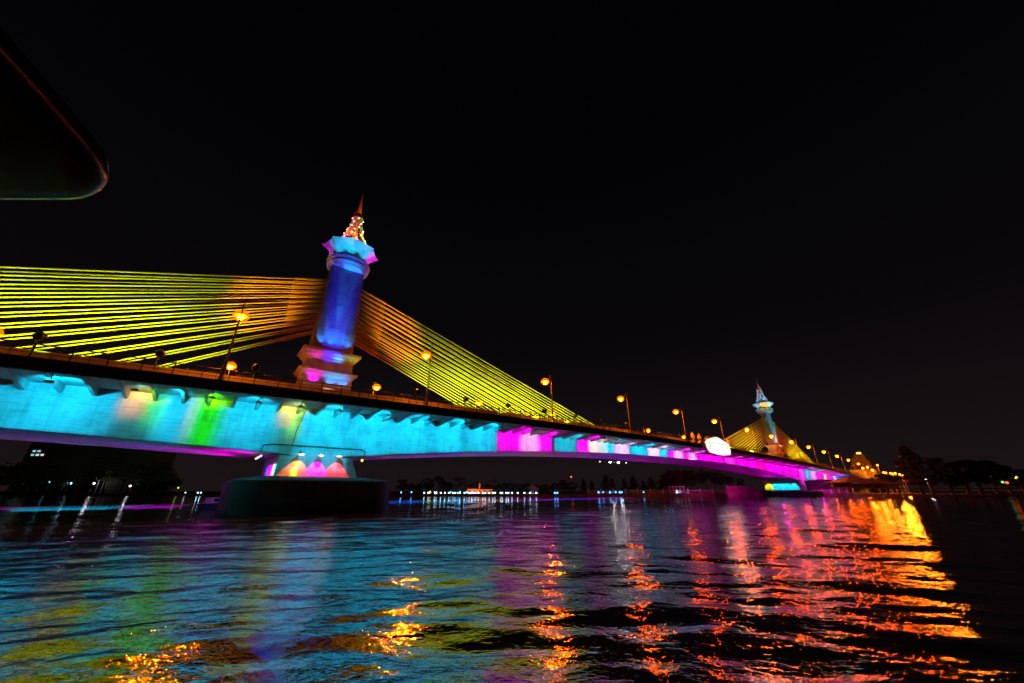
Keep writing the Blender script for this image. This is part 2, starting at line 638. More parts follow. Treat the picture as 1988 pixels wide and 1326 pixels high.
def build_pylon(parent):
    # shaft
    sec = []
    for i in range(13):
        f = i / 12.0
        z = 22.3 + f * (38.6 - 22.3)
        sec.append(rrect(3.15 - 0.50 * f, 1.45 - 0.12 * f, 0.42, z, 6))
    sec = [rrect(3.15, 1.45, 0.42, 18.0, 6)] + sec
    py = MB().extrude(sec).build('pylon', M['pylon'], parent, smooth=True)
    MB().frus(3.75, 2.05, 12.6, 3.5, 1.9, 18.62).build('plinth', M['pylon'], py)
    MB().frus(3.40, 1.78, 19.0, 3.28, 1.70, 21.0).build('plinth', M['pylon'], py)
    cornice_bm(18.2, 19.15, 3.48, 4.15, 1.92, 2.55).build('cornice', M['trim'], py)
    cornice_bm(20.75, 22.35, 3.28, 4.2, 1.70, 2.6).build('cornice', M['trim'], py)
    # faint ledges on the shaft
    for zz in (26.4, 30.6, 34.6):
        f = (zz - 22.3) / 16.3
        mb = MB()
        mb.extrude([rrect(3.18 - 0.5 * f, 1.48 - 0.12 * f, 0.42, zz - 0.05, 6), rrect(3.18 - 0.5 * f, 1.48 - 0.12 * f, 0.42, zz + 0.05, 6)])
        mb.build('shaft_band', M['pylon'], py)
    # collar ring
    MB().lathe([(2.3, 37.7), (2.9, 37.75), (3.05, 37.95), (3.0, 38.1), (3.3, 38.2), (3.45, 38.5), (3.3, 38.75), (3.25, 38.85),
                (3.5, 38.95), (3.62, 39.3), (3.45, 39.6), (3.0, 39.75), (2.6, 40.0)], n=48).build('collar_ring', M['lotus'], py, smooth=True)

    # lotus capital
    def lm(r, z, t):
        c = abs(math.cos(4 * t + 0.35)) ** 1.0       # 8 lobes; cusp where cos = 0
        tip = (1 - abs(math.sin(4 * t + 0.35))) 
        k = max(0.0, min(1.0, (z - 39.6) / 2.6))
        return r * (1 + k * (0.22 * tip ** 0.9 - 0.10))

    prof = [(2.55, 39.5), (2.75, 39.9), (3.0, 40.4), (3.4, 40.95), (3.95, 41.5), (4.45, 41.95), (4.62, 42.1)]
    n = 96
    mb = MB()
    vs, fs = [], []

    def tipf(t):
        x = (t * 8 / (2 * PI) + 0.18) % 1.0
        d = abs(x - 0.5) * 2          # 1 at the tips, 0 half way
        return d
    for i, (r, z) in enumerate(prof):
        k = max(0.0, (z - 39.6) / 2.5)
        for j in range(n):
            t = 2 * PI * j / n
            d = tipf(t)
            rr = r * (1 + k * (0.20 * d ** 2.6 - 0.13)) + (-0.28 * math.sin(PI * min(1, k * 0.9))) * (d ** 3)
            zz = z + k * (0.35 * (1 - d ** 2))
            vs.append((rr * math.cos(t), rr * math.sin(t), zz))
    prof2 = [(4.3, 42.3), (3.0, 42.8), (1.5, 43.0)]
    for (r, z) in prof2:
        for j in range(n):
            t = 2 * PI * j / n
            vs.append((r * math.cos(t) * (1 - 0.10 * (r > 4)), r * math.sin(t) * (1 - 0.10 * (r > 4)), z))
    m_ = len(prof) + len(prof2)
    for i in range(m_ - 1):
        for j in range(n):
            fs.append((i * n + j, i * n + (j + 1) % n, (i + 1) * n + (j + 1) % n, (i + 1) * n + j))
    fs.append(tuple(range((m_ - 1) * n, m_ * n)))
    mb.add(vs, fs)
    mb.build('lotus_capital', M['lotus'], py, smooth=True)

    # open crown
    z0, z1 = 42.9, 49.6

    def cr_(f):      # radius of the bell at height f
        return 0.85 + 1.45 * (1 - f) ** 1.7
    mb = MB()
    nr = 12
    for k in range(nr):
        a = 2 * PI * k / nr
        pts = []
        for i in range(9):
            f = i / 8
            pts.append((cr_(f) * math.cos(a), cr_(f) * math.sin(a), z0 + 0.9 + (z1 - z0 - 0.9) * f))
        mb.path(pts, 0.09, 5)
        for sgn in (-1, 1):      # splayed feet
            a2 = a + sgn * PI / nr
            mb.tube((cr_(0) * 1.02 * math.cos(a2), cr_(0) * 1.02 * math.sin(a2), z0), pts[1], 0.08, 0.07, 5)
        for i in range(1, 7):
            f0, f1 = i / 8, (i + 1) / 8
            a2 = a + 2 * PI / nr
            mb.tube((cr_(f0) * math.cos(a), cr_(f0) * math.sin(a), z0 + .9 + (z1 - z0 - .9) * f0),
                    (cr_(f1) * math.cos(a2), cr_(f1) * math.sin(a2), z0 + .9 + (z1 - z0 - .9) * f1), 0.05, 0.05, 4)
    for f in (0.0, 0.28, 0.62):
        pts = [(cr_(f) * math.cos(2 * PI * k / 24), cr_(f) * math.sin(2 * PI * k / 24), z0 + .9 + (z1 - z0 - .9) * f) for k in range(25)]
        mb.path(pts, 0.08, 5)
    pts = [(cr_(0) * 1.02 * math.cos(2 * PI * k / 24), cr_(0) * 1.02 * math.sin(2 * PI * k / 24), z0) for k in range(25)]
    mb.path(pts, 0.11, 5)
    mb.tube((0, 0, z0), (0, 0, z1), 0.28, 0.2, 8)
    mb.build('crown_lattice', M['gold'], py)
    MB().lathe([(0.75, 49.45), (0.98, 49.5), (1.0, 49.75), (0.8, 49.9), (0.5, 50.0)], n=20).build('crown_band', M['gold'], py, smooth=True)
    MB().lathe([(0.5, 49.95), (0.62, 50.2), (0.5, 50.5), (0.55, 50.7), (0.42, 51.1), (0.28, 52.4), (0.17, 53.6), (0.08, 54.9), (0.06, 55.2),
                (0.12, 55.32), (0.03, 55.5)], n=12).build('spire', M['gold'], py, smooth=True)
    for k in range(4):
        a = 2 * PI * k / 4 + 0.6
        x, y = 0.95 * math.cos(a), 0.95 * math.sin(a)
        MB().tube((x, y, 49.8), (x, y, 50.5), 0.06, 0.04, 5).ball((x, y, 50.55), 0.12, 6, 4).build('finial', M['gold'], py, smooth=True)
    b_me = MB().ball((0, 0, 0), 0.10, 8, 5).mesh('bulb', M['bulb'], True)
    for row, f in enumerate((0.06, 0.26, 0.44, 0.60, 0.78, 0.95)):
        nn = (7, 7, 6, 6, 5, 5)[row]
        for k in range(nn):
            a = 2 * PI * (k + 0.5 * (row % 2)) / nn + 0.2
            r = cr_(f) + 0.16
            o = bpy.data.objects.new('bulb', b_me)
            COL.objects.link(o); o.parent = py
            o.location = (r * math.cos(a), r * math.sin(a), z0 + .9 + (z1 - z0 - .9) * f)
    return py


py0 = build_pylon(bridge)
py1 = copy_tree(py0, bridge)
py1.location = (SPAN, 0, 0)

# stay cables --------------------------------------------------------
def fan_of(zs, slopes, sgn):
    """anchor each stay where its measured slope meets the deck"""
    out = []
    for z, k in zip(zs, slopes):
        s = 20.0
        for _ in range(40):
            s = 1.5 + (z + H - deck(sgn * s) - 0.1) / k
        out.append((z, sgn * s))
    return out


left = fan_of((33.2, 32.45, 31.67, 30.9, 30.15, 29.33, 28.6, 27.88, 26.98, 26.13, 25.22, 24.26),
              (.341, .349, .36, .37, .3835, .397, .417, .442, .466, .498, .537, .587), -1)
right = fan_of((33.3, 32.44, 31.59, 30.74, 29.95, 29.12, 28.3, 27.46, 26.6, 25.6, 24.7, 23.9),
               (.283, .293, .301, .308, .313, .319, .324, .329, .335, .343, .354, .368), 1)
for px_, mir in ((0.0, 1), (SPAN, -1)):
    for fan in (left, right):
        for zt, sa in fan:
            sgn = -1 if sa < 0 else 1
            for y in (-0.56, 0.56):
                a = Vector((px_ + mir * sgn * 1.5, y, zt + H))
                b = Vector((px_ + mir * sa, y, deck(px_ + mir * sa) + 0.1))
                d = (b - a).normalized()
                mb = MB().tube(a + d * 4.0, b, 0.10, 0.10, 8)
                cb = mb.build('stay_cable', M['cable'], bridge, True)
                q = (b - a).length
                MB().tube(a, a + d * 6.2, 0.19, 0.19, 8).build('anchor_sleeve', M['sleeve'], cb, True)
                mb = MB().tube(b - d * 3.4, b, 0.17, 0.22, 8)
                mb.build('anchor_collar', M['sleeve'], cb, True)

# ------------------------------------------------------------------ floodlights for the girder
beams = []     # s0, s1, colour, strength
x = -72.0
for a, b in ((-70, -61), (-61, -52), (-52, -43), (-43, -34), (-34, -27)):
    beams.append((a, b, CYAN, 1.0))
beams += [(-27, -19.6, CYAN, 1.05), (-19.6, -16.6, (0.0, 0.50, 0.62), 0.28), (-16.6, -13.7, CYAN, 0.9),
          (-13.7, -11.1, (0.0, 0.95, 0.0), 0.75), (-11.1, -5.6, CYAN, 1.0), (-5.6, -2.9, (0.0, 0.6, 0.6), 0.35),
          (-2.9, 3.0, CYAN, 1.1), (3, 9, CYAN, 1.2), (9, 15, CYAN, 1.2), (15, 21.5, CYAN, 1.2), (21.5, 28.4, CYAN, 1.0),
          (28.4, 36, MAG, 1.0), (36, 42.4, MAG, 0.95), (42.8, 49.6, (0.0, 0.50, 0.75), 0.85), (49.8, 53.6, MAG, 1.1),
          (53.6, 57.5, (1.0, 0.75, 0.72), 1.0), (57.5, 60.4, (0.45, 0.75, 0.85), 1.0), (60.4, 62.6, CYAN, 1.1), (62.6, 69.0, (0.85, 0.55, 1.0), 1.0),
          (69.0, 76.8, CYAN, 1.1), (76.8, 82.8, (0.95, 0.65, 1.0), 1.0), (82.8, 86.5, CYAN, 1.1), (86.5, 95, MAG, 1.1),
          (95, 104, MAG, 1.2), (104, 113, MAG, 1.2), (113, 122, MAG, 1.2), (122, 131, (1.0, 0.02, 0.75), 1.2), (131, 140, MAG, 1.2), (140, 149, MAG, 1.2),
          (149, 158, (1.0, 0.0, 0.55), 1.1), (158, 167, MAG, 1.2), (167, 176, MAG, 1.2), (176, 186, MAG, 1.1), (186, 197, MAG, 1.2),
          (197, 206, (1.0, 0.05, 0.95), 1.1), (206, 213, CYAN, 1.0), (213, 224, (1.0, 0.3, 1.0), 1.1), (224, 236, MAG, 1.2), (236, 241, (0.9, 0.65, 0.2), 1.2),
          (241, 254, MAG, 1.2), (254, 261, (0.7, 0.6, 0.9), 1.2), (261, 268, BLUE, 1.5), (268, 290, MAG, 1.1), (290, 320, BLUE, 1.2)]
fx_me = MB()
fx_me.box(-0.26, 0.26, -0.12, 0.12, -0.85, -0.63)
fx_me.box(-0.03, 0.03, -0.03, 0.03, -0.63, 0.0)
fx_mesh = fx_me.mesh('floodlight_body', M['post'])
fx_lens = MB().box(-0.2, 0.2, 0.115, 0.13, -0.82, -0.66).mesh('lens', M['lens_c'])


def fixture(loc):
    t = empty('wash_floodlight', 'small wash floodlight hung under the black deck edge facing the girder', 'floodlight',
              'wash floodlights under the deck edge', loc)
    o = bpy.data.objects.new('floodlight_body', fx_mesh); COL.objects.link(o); o.parent = t
    l = bpy.data.objects.new('lens', fx_lens); COL.objects.link(l); l.parent = o
    return t


PW = 3700.0
lastfx = -99
for s0_, s1_, colr, st in beams:
    sm_ = (s0_ + s1_) / 2
    z = deck(sm_)
    gd = gdepth(sm_)
    yl = -TE + 0.6
    loc = (sm_, yl, z - 1.95)
    # vertical fan from the top of the web to its foot (to the cap beside the pier)
    foot = z - gd - 0.05
    if -5 < sm_ < 4.5 or abs(sm_ - SPAN) < 4.5:
        foot = 4.6
    up_a = math.radians(30)
    dn_a = -math.atan((loc[2] - foot) / (yl * -1 - TW))
    mid = (up_a + dn_a) / 2
    half = (up_a - dn_a) / 2
    dist = 8.0
    tgt = (sm_, yl + dist * math.cos(mid), loc[2] + dist * math.sin(mid))
    dd = (-yl - TW) / math.cos(mid)
    hu = (s1_ - s0_) / 2 / dd
    soft = 0.05 if colr != CYAN else 0.06
    if s1_ < 0: soft = 0.17
    elif 50 < s0_ < 87: soft = 0.075
    wash(loc, tgt, colr, PW * st, hu, math.tan(half), soft, 0.05)
    if s0_ >= -30 and s1_ < 130 and sm_ - lastfx > 3.5:
        fixture((sm_, yl - 0.18, z - 1.1)); lastfx = sm_
for s_, zz, colr, p_, hu_, hv_ in ((-18.6, 2.0, (1.0, 0.36, 0.10), 2300, .16, .22), (-16.9, 2.4, (0.05, 1.0, 0.0), 2000, .13, .30), (-17.8, 0.9, (0.8, 0.7, 0.0), 3200, .22, .14),
                                (-13.9, 3.0, (0.9, 0.25, 0.12), 800, .08, .34), (-12.4, 0.9, (0.4, 0.9, 0.0), 3000, .2, .14),
                                (-4.7, 2.0, (1.0, 0.42, 0.06), 2000, .15, .20), (-3.6, 2.6, (0.3, 1.0, 0.0), 2000, .12, .30), (-4.2, 0.9, (0.8, 0.75, 0.0), 3200, .24, .14)):
    wash((s_, -TE + 0.6, deck(s_) - 1.62), (s_, -TW, deck(s_) - zz), colr, p_, hu_, hv_, hu_ * 0.8, hv_ * 0.8)
# white cores inside the magenta
for s_, wd, st in ((36.4, 3.4, 0.5), (92.5, 3.5, 0.7), (100.5, 3.5, 0.6)):
    z = deck(s_)
    spot((s_, -TE + 0.6, z - 1.62), (s_, -TW, z - 3.0), (0.75, 1.0, 0.6), 2600 * st, math.degrees(2 * math.atan(wd / 6.2)), 0.8)

# lamps added at the far edge to lay coloured strips on the water behind
for s_, wd, colr in ((-62, 30, CYAN), (-37, 14, MAG), (-24, 10, CYAN), (-16, 6, MAG), (8, 10, MAG), (20, 12, BLUE), (34, 14, CYAN), (47, 10, (1.0, 0.3, 0.05)), (60, 14, MAG), (75, 14, BLUE), (92, 18, MAG)):
    l_ = (s_, TE - 0.6, deck(s_) - 1.7)
    wash(l_, (s_, TE + 6.0, 0), colr, 480000, wd / 2 / 12.5, 0.58, 0.06, 0.12)
# soffit and pier glow: fill lamps added over the pile caps ------------------------------------------------
def fill_lamp(loc, tgt, colr, p, ang=70, blend=0.9):
    return spot(loc, tgt, colr, p, ang, blend, 0.12, 'fill_beam')


fill_lamp((-7.5, -3, 4.4), (-16, 2, 8.2), MAG, 1500, 42)
fill_lamp((-7.5, 3, 4.4), (-12, 3, 7.4), MAG, 2600, 70)
fill_lamp((-7.9, 1.5, 4.2), (-24, 0, 7.6), BLUE, 6000, 40)
fill_lamp((-8.0, -6, 4.2), (-40, 2, 7.6), (0, 0.5, 0.55), 2600, 50)
fill_lamp((7.6, -2, 4.4), (18, 2, 7.8), (0.8, 0.35, 0.65), 900, 70)
fill_lamp((5.7, -5.4, 5.4), (9, -4.5, 6.8), (0.8, 0.7, 0.0), 120, 80)
fill_lamp((8.2, 2, 4.2), (40, 0, 9.5), (0.7, 0.02, 0.8), 9000, 40)  # main span: added lamps stand for light scattered up off the water
fill_lamp((8.2, -6, 4.2), (60, 0, 10.4), (0.8, 0.0, 0.7), 16000, 26)
fill_lamp((SPAN - 8.5, -7, 4.2), (165, -2, 9.0), MAG, 5000, 60)
fill_lamp((SPAN - 8.5, 0, 4.2), (150, 0, 9.7), MAG, 14000, 40)
fill_lamp((SPAN - 8.5, -9, 4.2), (120, -1, 10.4), MAG, 36000, 26)
fill_lamp((SPAN - 8.5, 4, 4.2), (95, -1, 10.7), MAG, 60000, 16)
fill_lamp((SPAN + 8.5, -7, 4.2), (SPAN + 30, -3, 8.0), MAG, 6000, 70)
fill_lamp((SPAN + 8.5, -10.6, 4.2), (SPAN + 1, -6.8, 5.2), MAG, 700, 90)

fill_lamp((-7.6, -5, 4.4), (-8.6, -4, 6.6), MAG, 900, 100)
# pier floodlights: brackets on the near pier head, shining down
pf = empty('pier_floodlight', 'round floodlight glowing pinkish white on the pier head above an orange and green pool', 'floodlight',
           'floodlights on the pier head')
MB().box(-0.09, 0.09, -0.05, 0.95, 0.10, 0.20).build('arm', M['post'], pf)
h_ = MB().lathe([(0.12, 0.25), (0.30, 0.12), (0.36, -0.10), (0.36, -0.16)], n=16).build('lamp_head', M['post'], pf, True)
lens_ = MB().lathe([(0.34, -0.165), (0.33, -0.25), (0.20, -0.31), (0.05, -0.33)], n=16).build('lens', M['lens_w'], h_, True)
zpf = 6.62
fl = [pf]
for lab in ('round floodlight glowing violet white, the middle of the three on the pier head',
            'round floodlight glowing pinkish white on the pier head above a salmon red pool'):
    c = copy_tree(pf); c['label'] = lab; fl.append(c)
for o, xx, lm_ in zip(fl, (-2.3, -0.05, 2.15), ('lens_w', 'lens_m', 'lens_w')):
    o.location = (xx, -TW - 0.95, zpf)
    if lm_ == 'lens_m':
        for ch in kids(o):
            for g in kids(ch):
                g.data = g.data.copy(); g.data.materials[0] = M['lens_m']
pools = ((-2.3, (1.0, 0.17, 0.01), 520, 70), (-0.05, (1.0, 0.0, 0.9), 480, 64), (2.15, (1.0, 0.03, 0.05), 560, 66))
for xx, colr, p, an in pools:
    spot((xx, -TW - 0.95, zpf - 0.42), (xx + (0.1 if xx > 0 else -0.15), -TW + 0.15, 3.7), colr, p * 2.0, an + 12, 0.35, 0.05)
spot((-2.5, -TW - 0.9, zpf - 0.45), (-2.55, -TW + 0.05, 4.1), (0.1, 1.0, 0.0), 1100, 30, 0.9, 0.05)
spot((0.5, -TE + 0.6, deck(0) - 1.62), (0.6, -TW, 5.0), (0.0, 0.5, 0.55), 1000, 60, 0.5)  # extra lamp added to lift the teal on the pier face
spot((-9, -TE + 0.6, 11.5), (-8.5, -12.2, 2.6), (0.0, 0.45, 0.5), 900, 60, 0.9)  # extra lamp added as the web lights' spill onto the cap
# left face of the near pier: coloured strips
for yy_, colr in ((-6.0, CYAN), (-4.4, (1.0, 0.3, 0.05)), (-2.6, MAG), (-0.6, MAG), (1.5, BLUE)):
    spot((-5.6, yy_, 6.05), (-4.6, yy_, 4.3), colr, 1500, 62, 0.4, 0.05)
sl_me = MB().lathe([(0.05, 0.1), (0.13, 0.05), (0.14, -0.08), (0.05, -0.12)], n=10)
sl_b = sl_me.mesh('lamp_head', M['post'], True)
for i, (yy_, lm_, nm_) in enumerate(((-6.0, 'lens_c', 'cyan white'), (-4.6, 'lens_m', 'pale violet'), (-3.2, 'lens_w', 'pink'), (-1.8, 'lens_m', 'pale violet'), (-0.4, 'lens_o', 'orange'))):
    t = empty('soffit_spotlight', 'tiny %s spotlight, number %d along the left side of the pier head' % (nm_, i + 1) if 0 else
              'tiny %s spotlight in the near pier head row, %s' % (nm_, ('nearest the web', 'second from the web', 'in the middle of the row', 'second from the far end', 'at the far end')[i]),
              'spotlight', 'spotlight row beside the near pier', (-6.3, yy_, 6.15))
    MB().box(-0.04, 0.04, -0.04, 0.04, 0.05, 0.55).build('bracket', M['post'], t)
    MB().ball((0, 0, 0), 0.10, 10, 6).build('lens', M[lm_], t, True)
t = empty('soffit_spotlight', 'tiny yellow spotlight under the girder just right of the near pier', 'spotlight', None, (5.6, -6.2, 6.15))
MB().box(-0.04, 0.04, -0.04, 0.04, 0.05, 0.45).build('bracket', M['post'], t)
MB().ball((0, 0, 0), 0.16, 10, 6).build('lens', M['yellow_lamp'], t, True)

# far pier: its end face lit cyan and yellow
for y_, colr, p in ((-4.8, CYAN, 900), (-2.4, CYAN, 900), (0.0, CYAN, 900), (2.2, CYAN, 800), (4.9, (0.85, 0.8, 0.0), 900)):
    spot((SPAN - 6.2, y_, 5.9), (SPAN - 4.5, y_, 3.6), colr, p * 1.3, 74, 0.3, 0.05)

# ------------------------------------------------------------------ pylon lights
def pylon_lights(x0, far):
    zc = 22.4
    if not far:
        # cool floods standing on the upper cornice, grazing the shaft
        for xx, p in ((-2.0, 900), (-0.55, 1300), (0.75, 900), (2.05, 1000)):
            spot((x0 + xx, -2.35, zc + 0.1), (x0 + xx * 0.95, -1.3, zc + 3.0), (0.0, 0.30, 1.0), p * 0.8, 46, 0.8, 0.05)
        spot((x0 - 0.5, -2.5, zc + 0.1), (x0 + 0.5, -1.2, zc + 16), (0.0, 0.30, 1.0), 9000, 14, 0.35, 0.05)
        # deep blue wash from the deck edge
        wash((x0 - 1.0, -12.3, 14.6), (x0, -1.3, 30.6), (0.0, 0.008, 1.0), 20000, 0.105, 0.46, 0.04, 0.06)
        # plinth pools
        for xx, colr, p in ((-1.9, (0.7, 0.0, 1.0), 150), (0.35, (0.0, 0.28, 1.0), 190), (2.1, (0.0, 0.28, 1.0), 190)):
            spot((x0 + xx, -2.6, 17.05), (x0 + xx, -1.95, 18.0), colr, p, 100, 0.5, 0.05)
        spot((x0 - 2, -2.55, 17.4), (x0 - 2, -2.35, 18.6), (1.0, 0.0, 0.9), 40, 120, 0.5, 0.05)
        spot((x0 + 1, -2.55, 17.4), (x0 + 1, -2.35, 18.6), (0.0, 0.5, 1.0), 50, 120, 0.5, 0.05)
        spot((x0 - 2, -2.5, 20.75), (x0 - 2.2, -2.2, 21.4), (1.0, 0.0, 0.9), 40, 120, 0.5, 0.05)
        spot((x0 + 0.9, -2.5, 20.75), (x0 + 1, -2.2, 21.4), (0.0, 0.5, 1.0), 70, 130, 0.5, 0.05)
        spot((x0 + 3.2, -3.2, 21.0), (x0 + 3.3, -2.4, 22.2), (0.5, 0.9, 0.0), 30, 120, 0.5, 0.05)
        # pinkish floods added to stand for ambient light on the plinth
        wash((x0 - 1.5, -11.6, 14.3), (x0, -1.9, 18.2), (1.0, 0.42, 0.30), 420, 0.38, 0.30, 0.06, 0.06)
        for sx in (-1, 1):
            spot((x0 + sx * 9, -4, 14.2), (x0 + sx * 3.4, -1.5, 20.2), (1.0, 0.38, 0.05), 420, 44, 0.6)
            pass
        # lotus: uplights on the collar edge
        for a, colr, p in ((-1.0, CYAN, 480), (-1.75, CYAN, 620), (-2.4, CYAN, 420), (-0.36, MAG, 520), (0.35, (0.0, 0.2, 1.0), 480), (3.0, (0.6, 0.0, 1.0), 300)):
            spot((x0 + 5.0 * math.cos(a), 5.0 * math.sin(a), 38.6), (x0 + 3.7 * math.cos(a), 3.7 * math.sin(a), 41.5), colr, p, 62, 0.35, 0.06)
        spot((x0 - 1, -9.5, 20), (x0, -3, 42), (0.0, 0.5, 0.9), 3000, 18, 0.5)
        for a in (-1.9, -1.15, -0.5):
            spot((x0 + 4.2 * math.cos(a), 4.2 * math.sin(a), 40.2), (x0 + 4.0 * math.cos(a), 4.0 * math.sin(a), 41.9), (1, 0.75, 0.75), 34, 45, 0.3, 0.04)
        # collar: warm ends
        spot((x0 - 4.6, -2.5, 36.6), (x0 - 3.2, -0.8, 38.8), (1.0, 0.40, 0.02), 60, 50, 0.5)
        spot((x0 + 4.6, -2.5, 36.6), (x0 + 3.2, -0.8, 38.8), (1.0, 0.45, 0.2), 60, 50, 0.5)
        spot((x0, -3.4, 36.6), (x0, -2.6, 38.4), (0.0, 0.4, 1.0), 90, 100, 0.5)
        # crown
        spot((x0 - 3.0, -2.2, 43.4), (x0 - 0.4, 0, 47), (1.0, 0.02, 0.03), 3600, 70, 0.5)
        spot((x0 - 0.3, -3.0, 43.3), (x0, 0, 46), (1.0, 0.16, 0.0), 1800, 60, 0.5)
        spot((x0 + 3.0, -1.8, 43.4), (x0 + 0.4, 0, 46), (0.45, 0.75, 0.0), 3000, 70, 0.5)
        spot((x0 - 1.6, -1.6, 50.4), (x0, 0, 53), (1.0, 0.03, 0.01), 260, 70, 0.5)
        spot((x0 + 1.6, -1.0, 50.4), (x0, 0, 53), (1.0, 0.30, 0.0), 220, 70, 0.5)
    else:
        spot((x0 - 1.2, -12.0, 15.0), (x0, -1.4, 30), (0.0, 0.5, 0.8), 16000, 44, 0.3)
        spot((x0 - 0.3, -3.4, 24.4), (x0 - 0.2, -1.4, 25.0), (1.0, 0.7, 0.5), 160, 100, 0.5)
        wash((x0 - 14, 1.0, 14.2), (x0 - 2.6, 0, 28), (1.0, 0.45, 0.12), 4200, 0.16, 0.6)
        for a, colr, p in ((-1.2, CYAN, 500), (-1.9, (0.0, 0.8, 0.7), 500), (-2.45, (1.0, 0.42, 0.0), 900), (3.14, (1.0, 0.4, 0.0), 600), (2.5, CYAN, 600), (-0.5, CYAN, 500)):
            spot((x0 + 4.9 * math.cos(a), 4.9 * math.sin(a), 38.0), (x0 + 3.5 * math.cos(a), 3.5 * math.sin(a), 41.4), colr, p, 75, 0.5, 0.06)
        spot((x0 - 9, -8, 24), (x0, 0, 41), (0.0, 0.5, 0.8), 3500, 26, 0.5)
        spot((x0 - 3.0, 2.0, 43.5), (x0, 0, 46.5), (0.0, 0.25, 1.0), 1500, 75, 0.5)
        spot((x0 - 2.0, -2.4, 43.5), (x0, 0, 46.5), (0.0, 0.6, 1.0), 1300, 70, 0.5)
        spot((x0 + 1.4, -3.2, 43.5), (x0, 0, 46.5), (1.0, 0.0, 0.8), 1500, 60, 0.5)
        spot((x0 - 1.6, -1.2, 50.4), (x0, 0, 52), (1.0, 0.05, 0.1), 260, 70, 0.5)


pylon_lights(0.0, False)
pylon_lights(SPAN, True)

# ------------------------------------------------------------------ cable floodlights on the parapet
cf0 = empty('cable_floodlight', None, 'floodlight', 'drum floodlights on the deck railing')
MB().path([(0, 0, 0.0), (0, 0, 1.15), (0.0, 0.12, 1.45), (0.0, 0.02, 1.62)], 0.045, 6).build('stem', M['post'], cf0)
MB().add(*(lambda b: (b.v, b.f))(MB().tube((0, -0.22, 1.86), (0, 0.34, 2.02), 0.30, 0.40, 14))).build('drum', M['dark'], cf0, True)
MB().tube((0, 0.335, 2.02), (0, 0.36, 2.03), 0.36, 0.36, 14).build('lens', M['dark'], cf0)


def cable_top(s, x0=0.0, mir=1):
    u = (s - x0) * mir
    fan = left if u < 0 else right
    zt, sa = fan[0]
    f = abs(u) / abs(sa)
    return (zt + H) * (1 - f) + deck(s) * f if f < 1 else deck(s) + 2


YG = (0.62, 1.0, 0.02)
CF = [-66, -58, -50, -42, -33.5, -25.1, -17.4, -9.5, 9.8, 18.0, 26.4, 34.8, 43.3, 51.6, 59.9, 68]
first = True
nearw = {-25.1: 'left of the lamp post', -17.4: 'just left of the tall lamp post', -9.5: 'between the tall lamp post and the pylon',
         9.8: 'first right of the near pylon', 18.0: 'second right of the near pylon', 26.4: 'third right of the near pylon',
         34.8: 'fourth right of the near pylon', 43.3: 'fifth right of the near pylon', 51.6: 'where the right cable fan ends',
         59.9: 'just past the end of the right cable fan'}
for s in CF:
    z = deck(s)
    if -33 < s < 62:
        o = cf0 if first else copy_tree(cf0)
        first = False
        o.location = (s, -TE + 0.35, z)
        o['label'] = 'drum floodlight on a bent railing stem, ' + nearw[s]
    top = cable_top(s)
    hgt = top - z
    near = min(1.0, max(0.0, (abs(s) - 6) / 22.0))
    c = [YG[i] * near + (1.0, 0.55, 0.03)[i] * (1 - near) for i in range(3)]
    if abs(s) > 12:
        sd = 1 if s > 0 else -1
        spot((s, -TE + 1.0, z + 2.1), (s + 1.5 * sd, 0, z + max(0.42 * hgt, 5.0)), YG, 15000, 82 if abs(s) < 50 else 56, 0.95, 0.1)
    if 15 < abs(s) < 20:
        sd = 1 if s > 0 else -1
        spot((s, -TE + 1.0, z + 2.15), (sd * 10.5, 0, z + 15.5), (1.0, 0.42, 0.015), 30000, 31, 0.7, 0.1)
for s in (-74, -56, -40, -26, 26, 40, 58):
    sw = SPAN + s
    z = deck(sw)
    top = cable_top(sw, SPAN, -1)
    spot((sw - 4, -TE + 1.0, z + 2.1), (sw, 0, z + 0.5 * (top - z)), (0.75, 1.0, 0.02), 17000, 76, 0.7, 0.1)

# ------------------------------------------------------------------ street lamps
SOD = (1.0, 0.22, 0.01)
lamp = empty('street_lamp', None, 'street lamp', 'sodium street lamps on the bridge')
MB().tube((0, 0, 0), (0, 0, 2.3), 0.24, 0.17, 10).lathe([(0.33, 0), (0.33, 0.25), (0.24, 0.35)], n=10).build('base', M['post'], lamp, True)
pb = MB().tube((0, 0, 2.3), (0, 0, 9.6), 0.12, 0.055, 8)
pb.tube((-0.35, 0, 9.62), (0.35, 0, 9.62), 0.035, 0.035, 5)
pb.tube((-0.02, -0.3, 9.1), (-0.02, 0.5, 9.15), 0.03, 0.03, 5)
pb.build('post', M['post'], lamp, True)
MB().path([(0, 0, 8.9), (0, 0.7, 8.75), (0, 1.35, 8.55)], 0.045, 6).build('arm', M['post'], lamp)
hd = MB().ball((0, 1.65, 8.52), 0.30, 10, 6, 0.7, 1.35, 0.5).build('lamp_head', M['post'], lamp, True)
MB().lathe([(0.80, 8.22), (0.78, 8.30), (0.35, 8.62), (0.1, 8.68)], (0, 1.68, 0), 14).build('shade', M['post'], lamp, True)
MB().ball((0, 1.68, 8.10), 0.34, 12, 6).build('lens', M['sodium'], hd, True)
MB().ball((0, 1.68, 8.26), 0.82, 16, 10, 1, 1, 0.85).build('glow_globe', M['glow_globe'], hd, True)  # glowing shell added as the halo around the lens

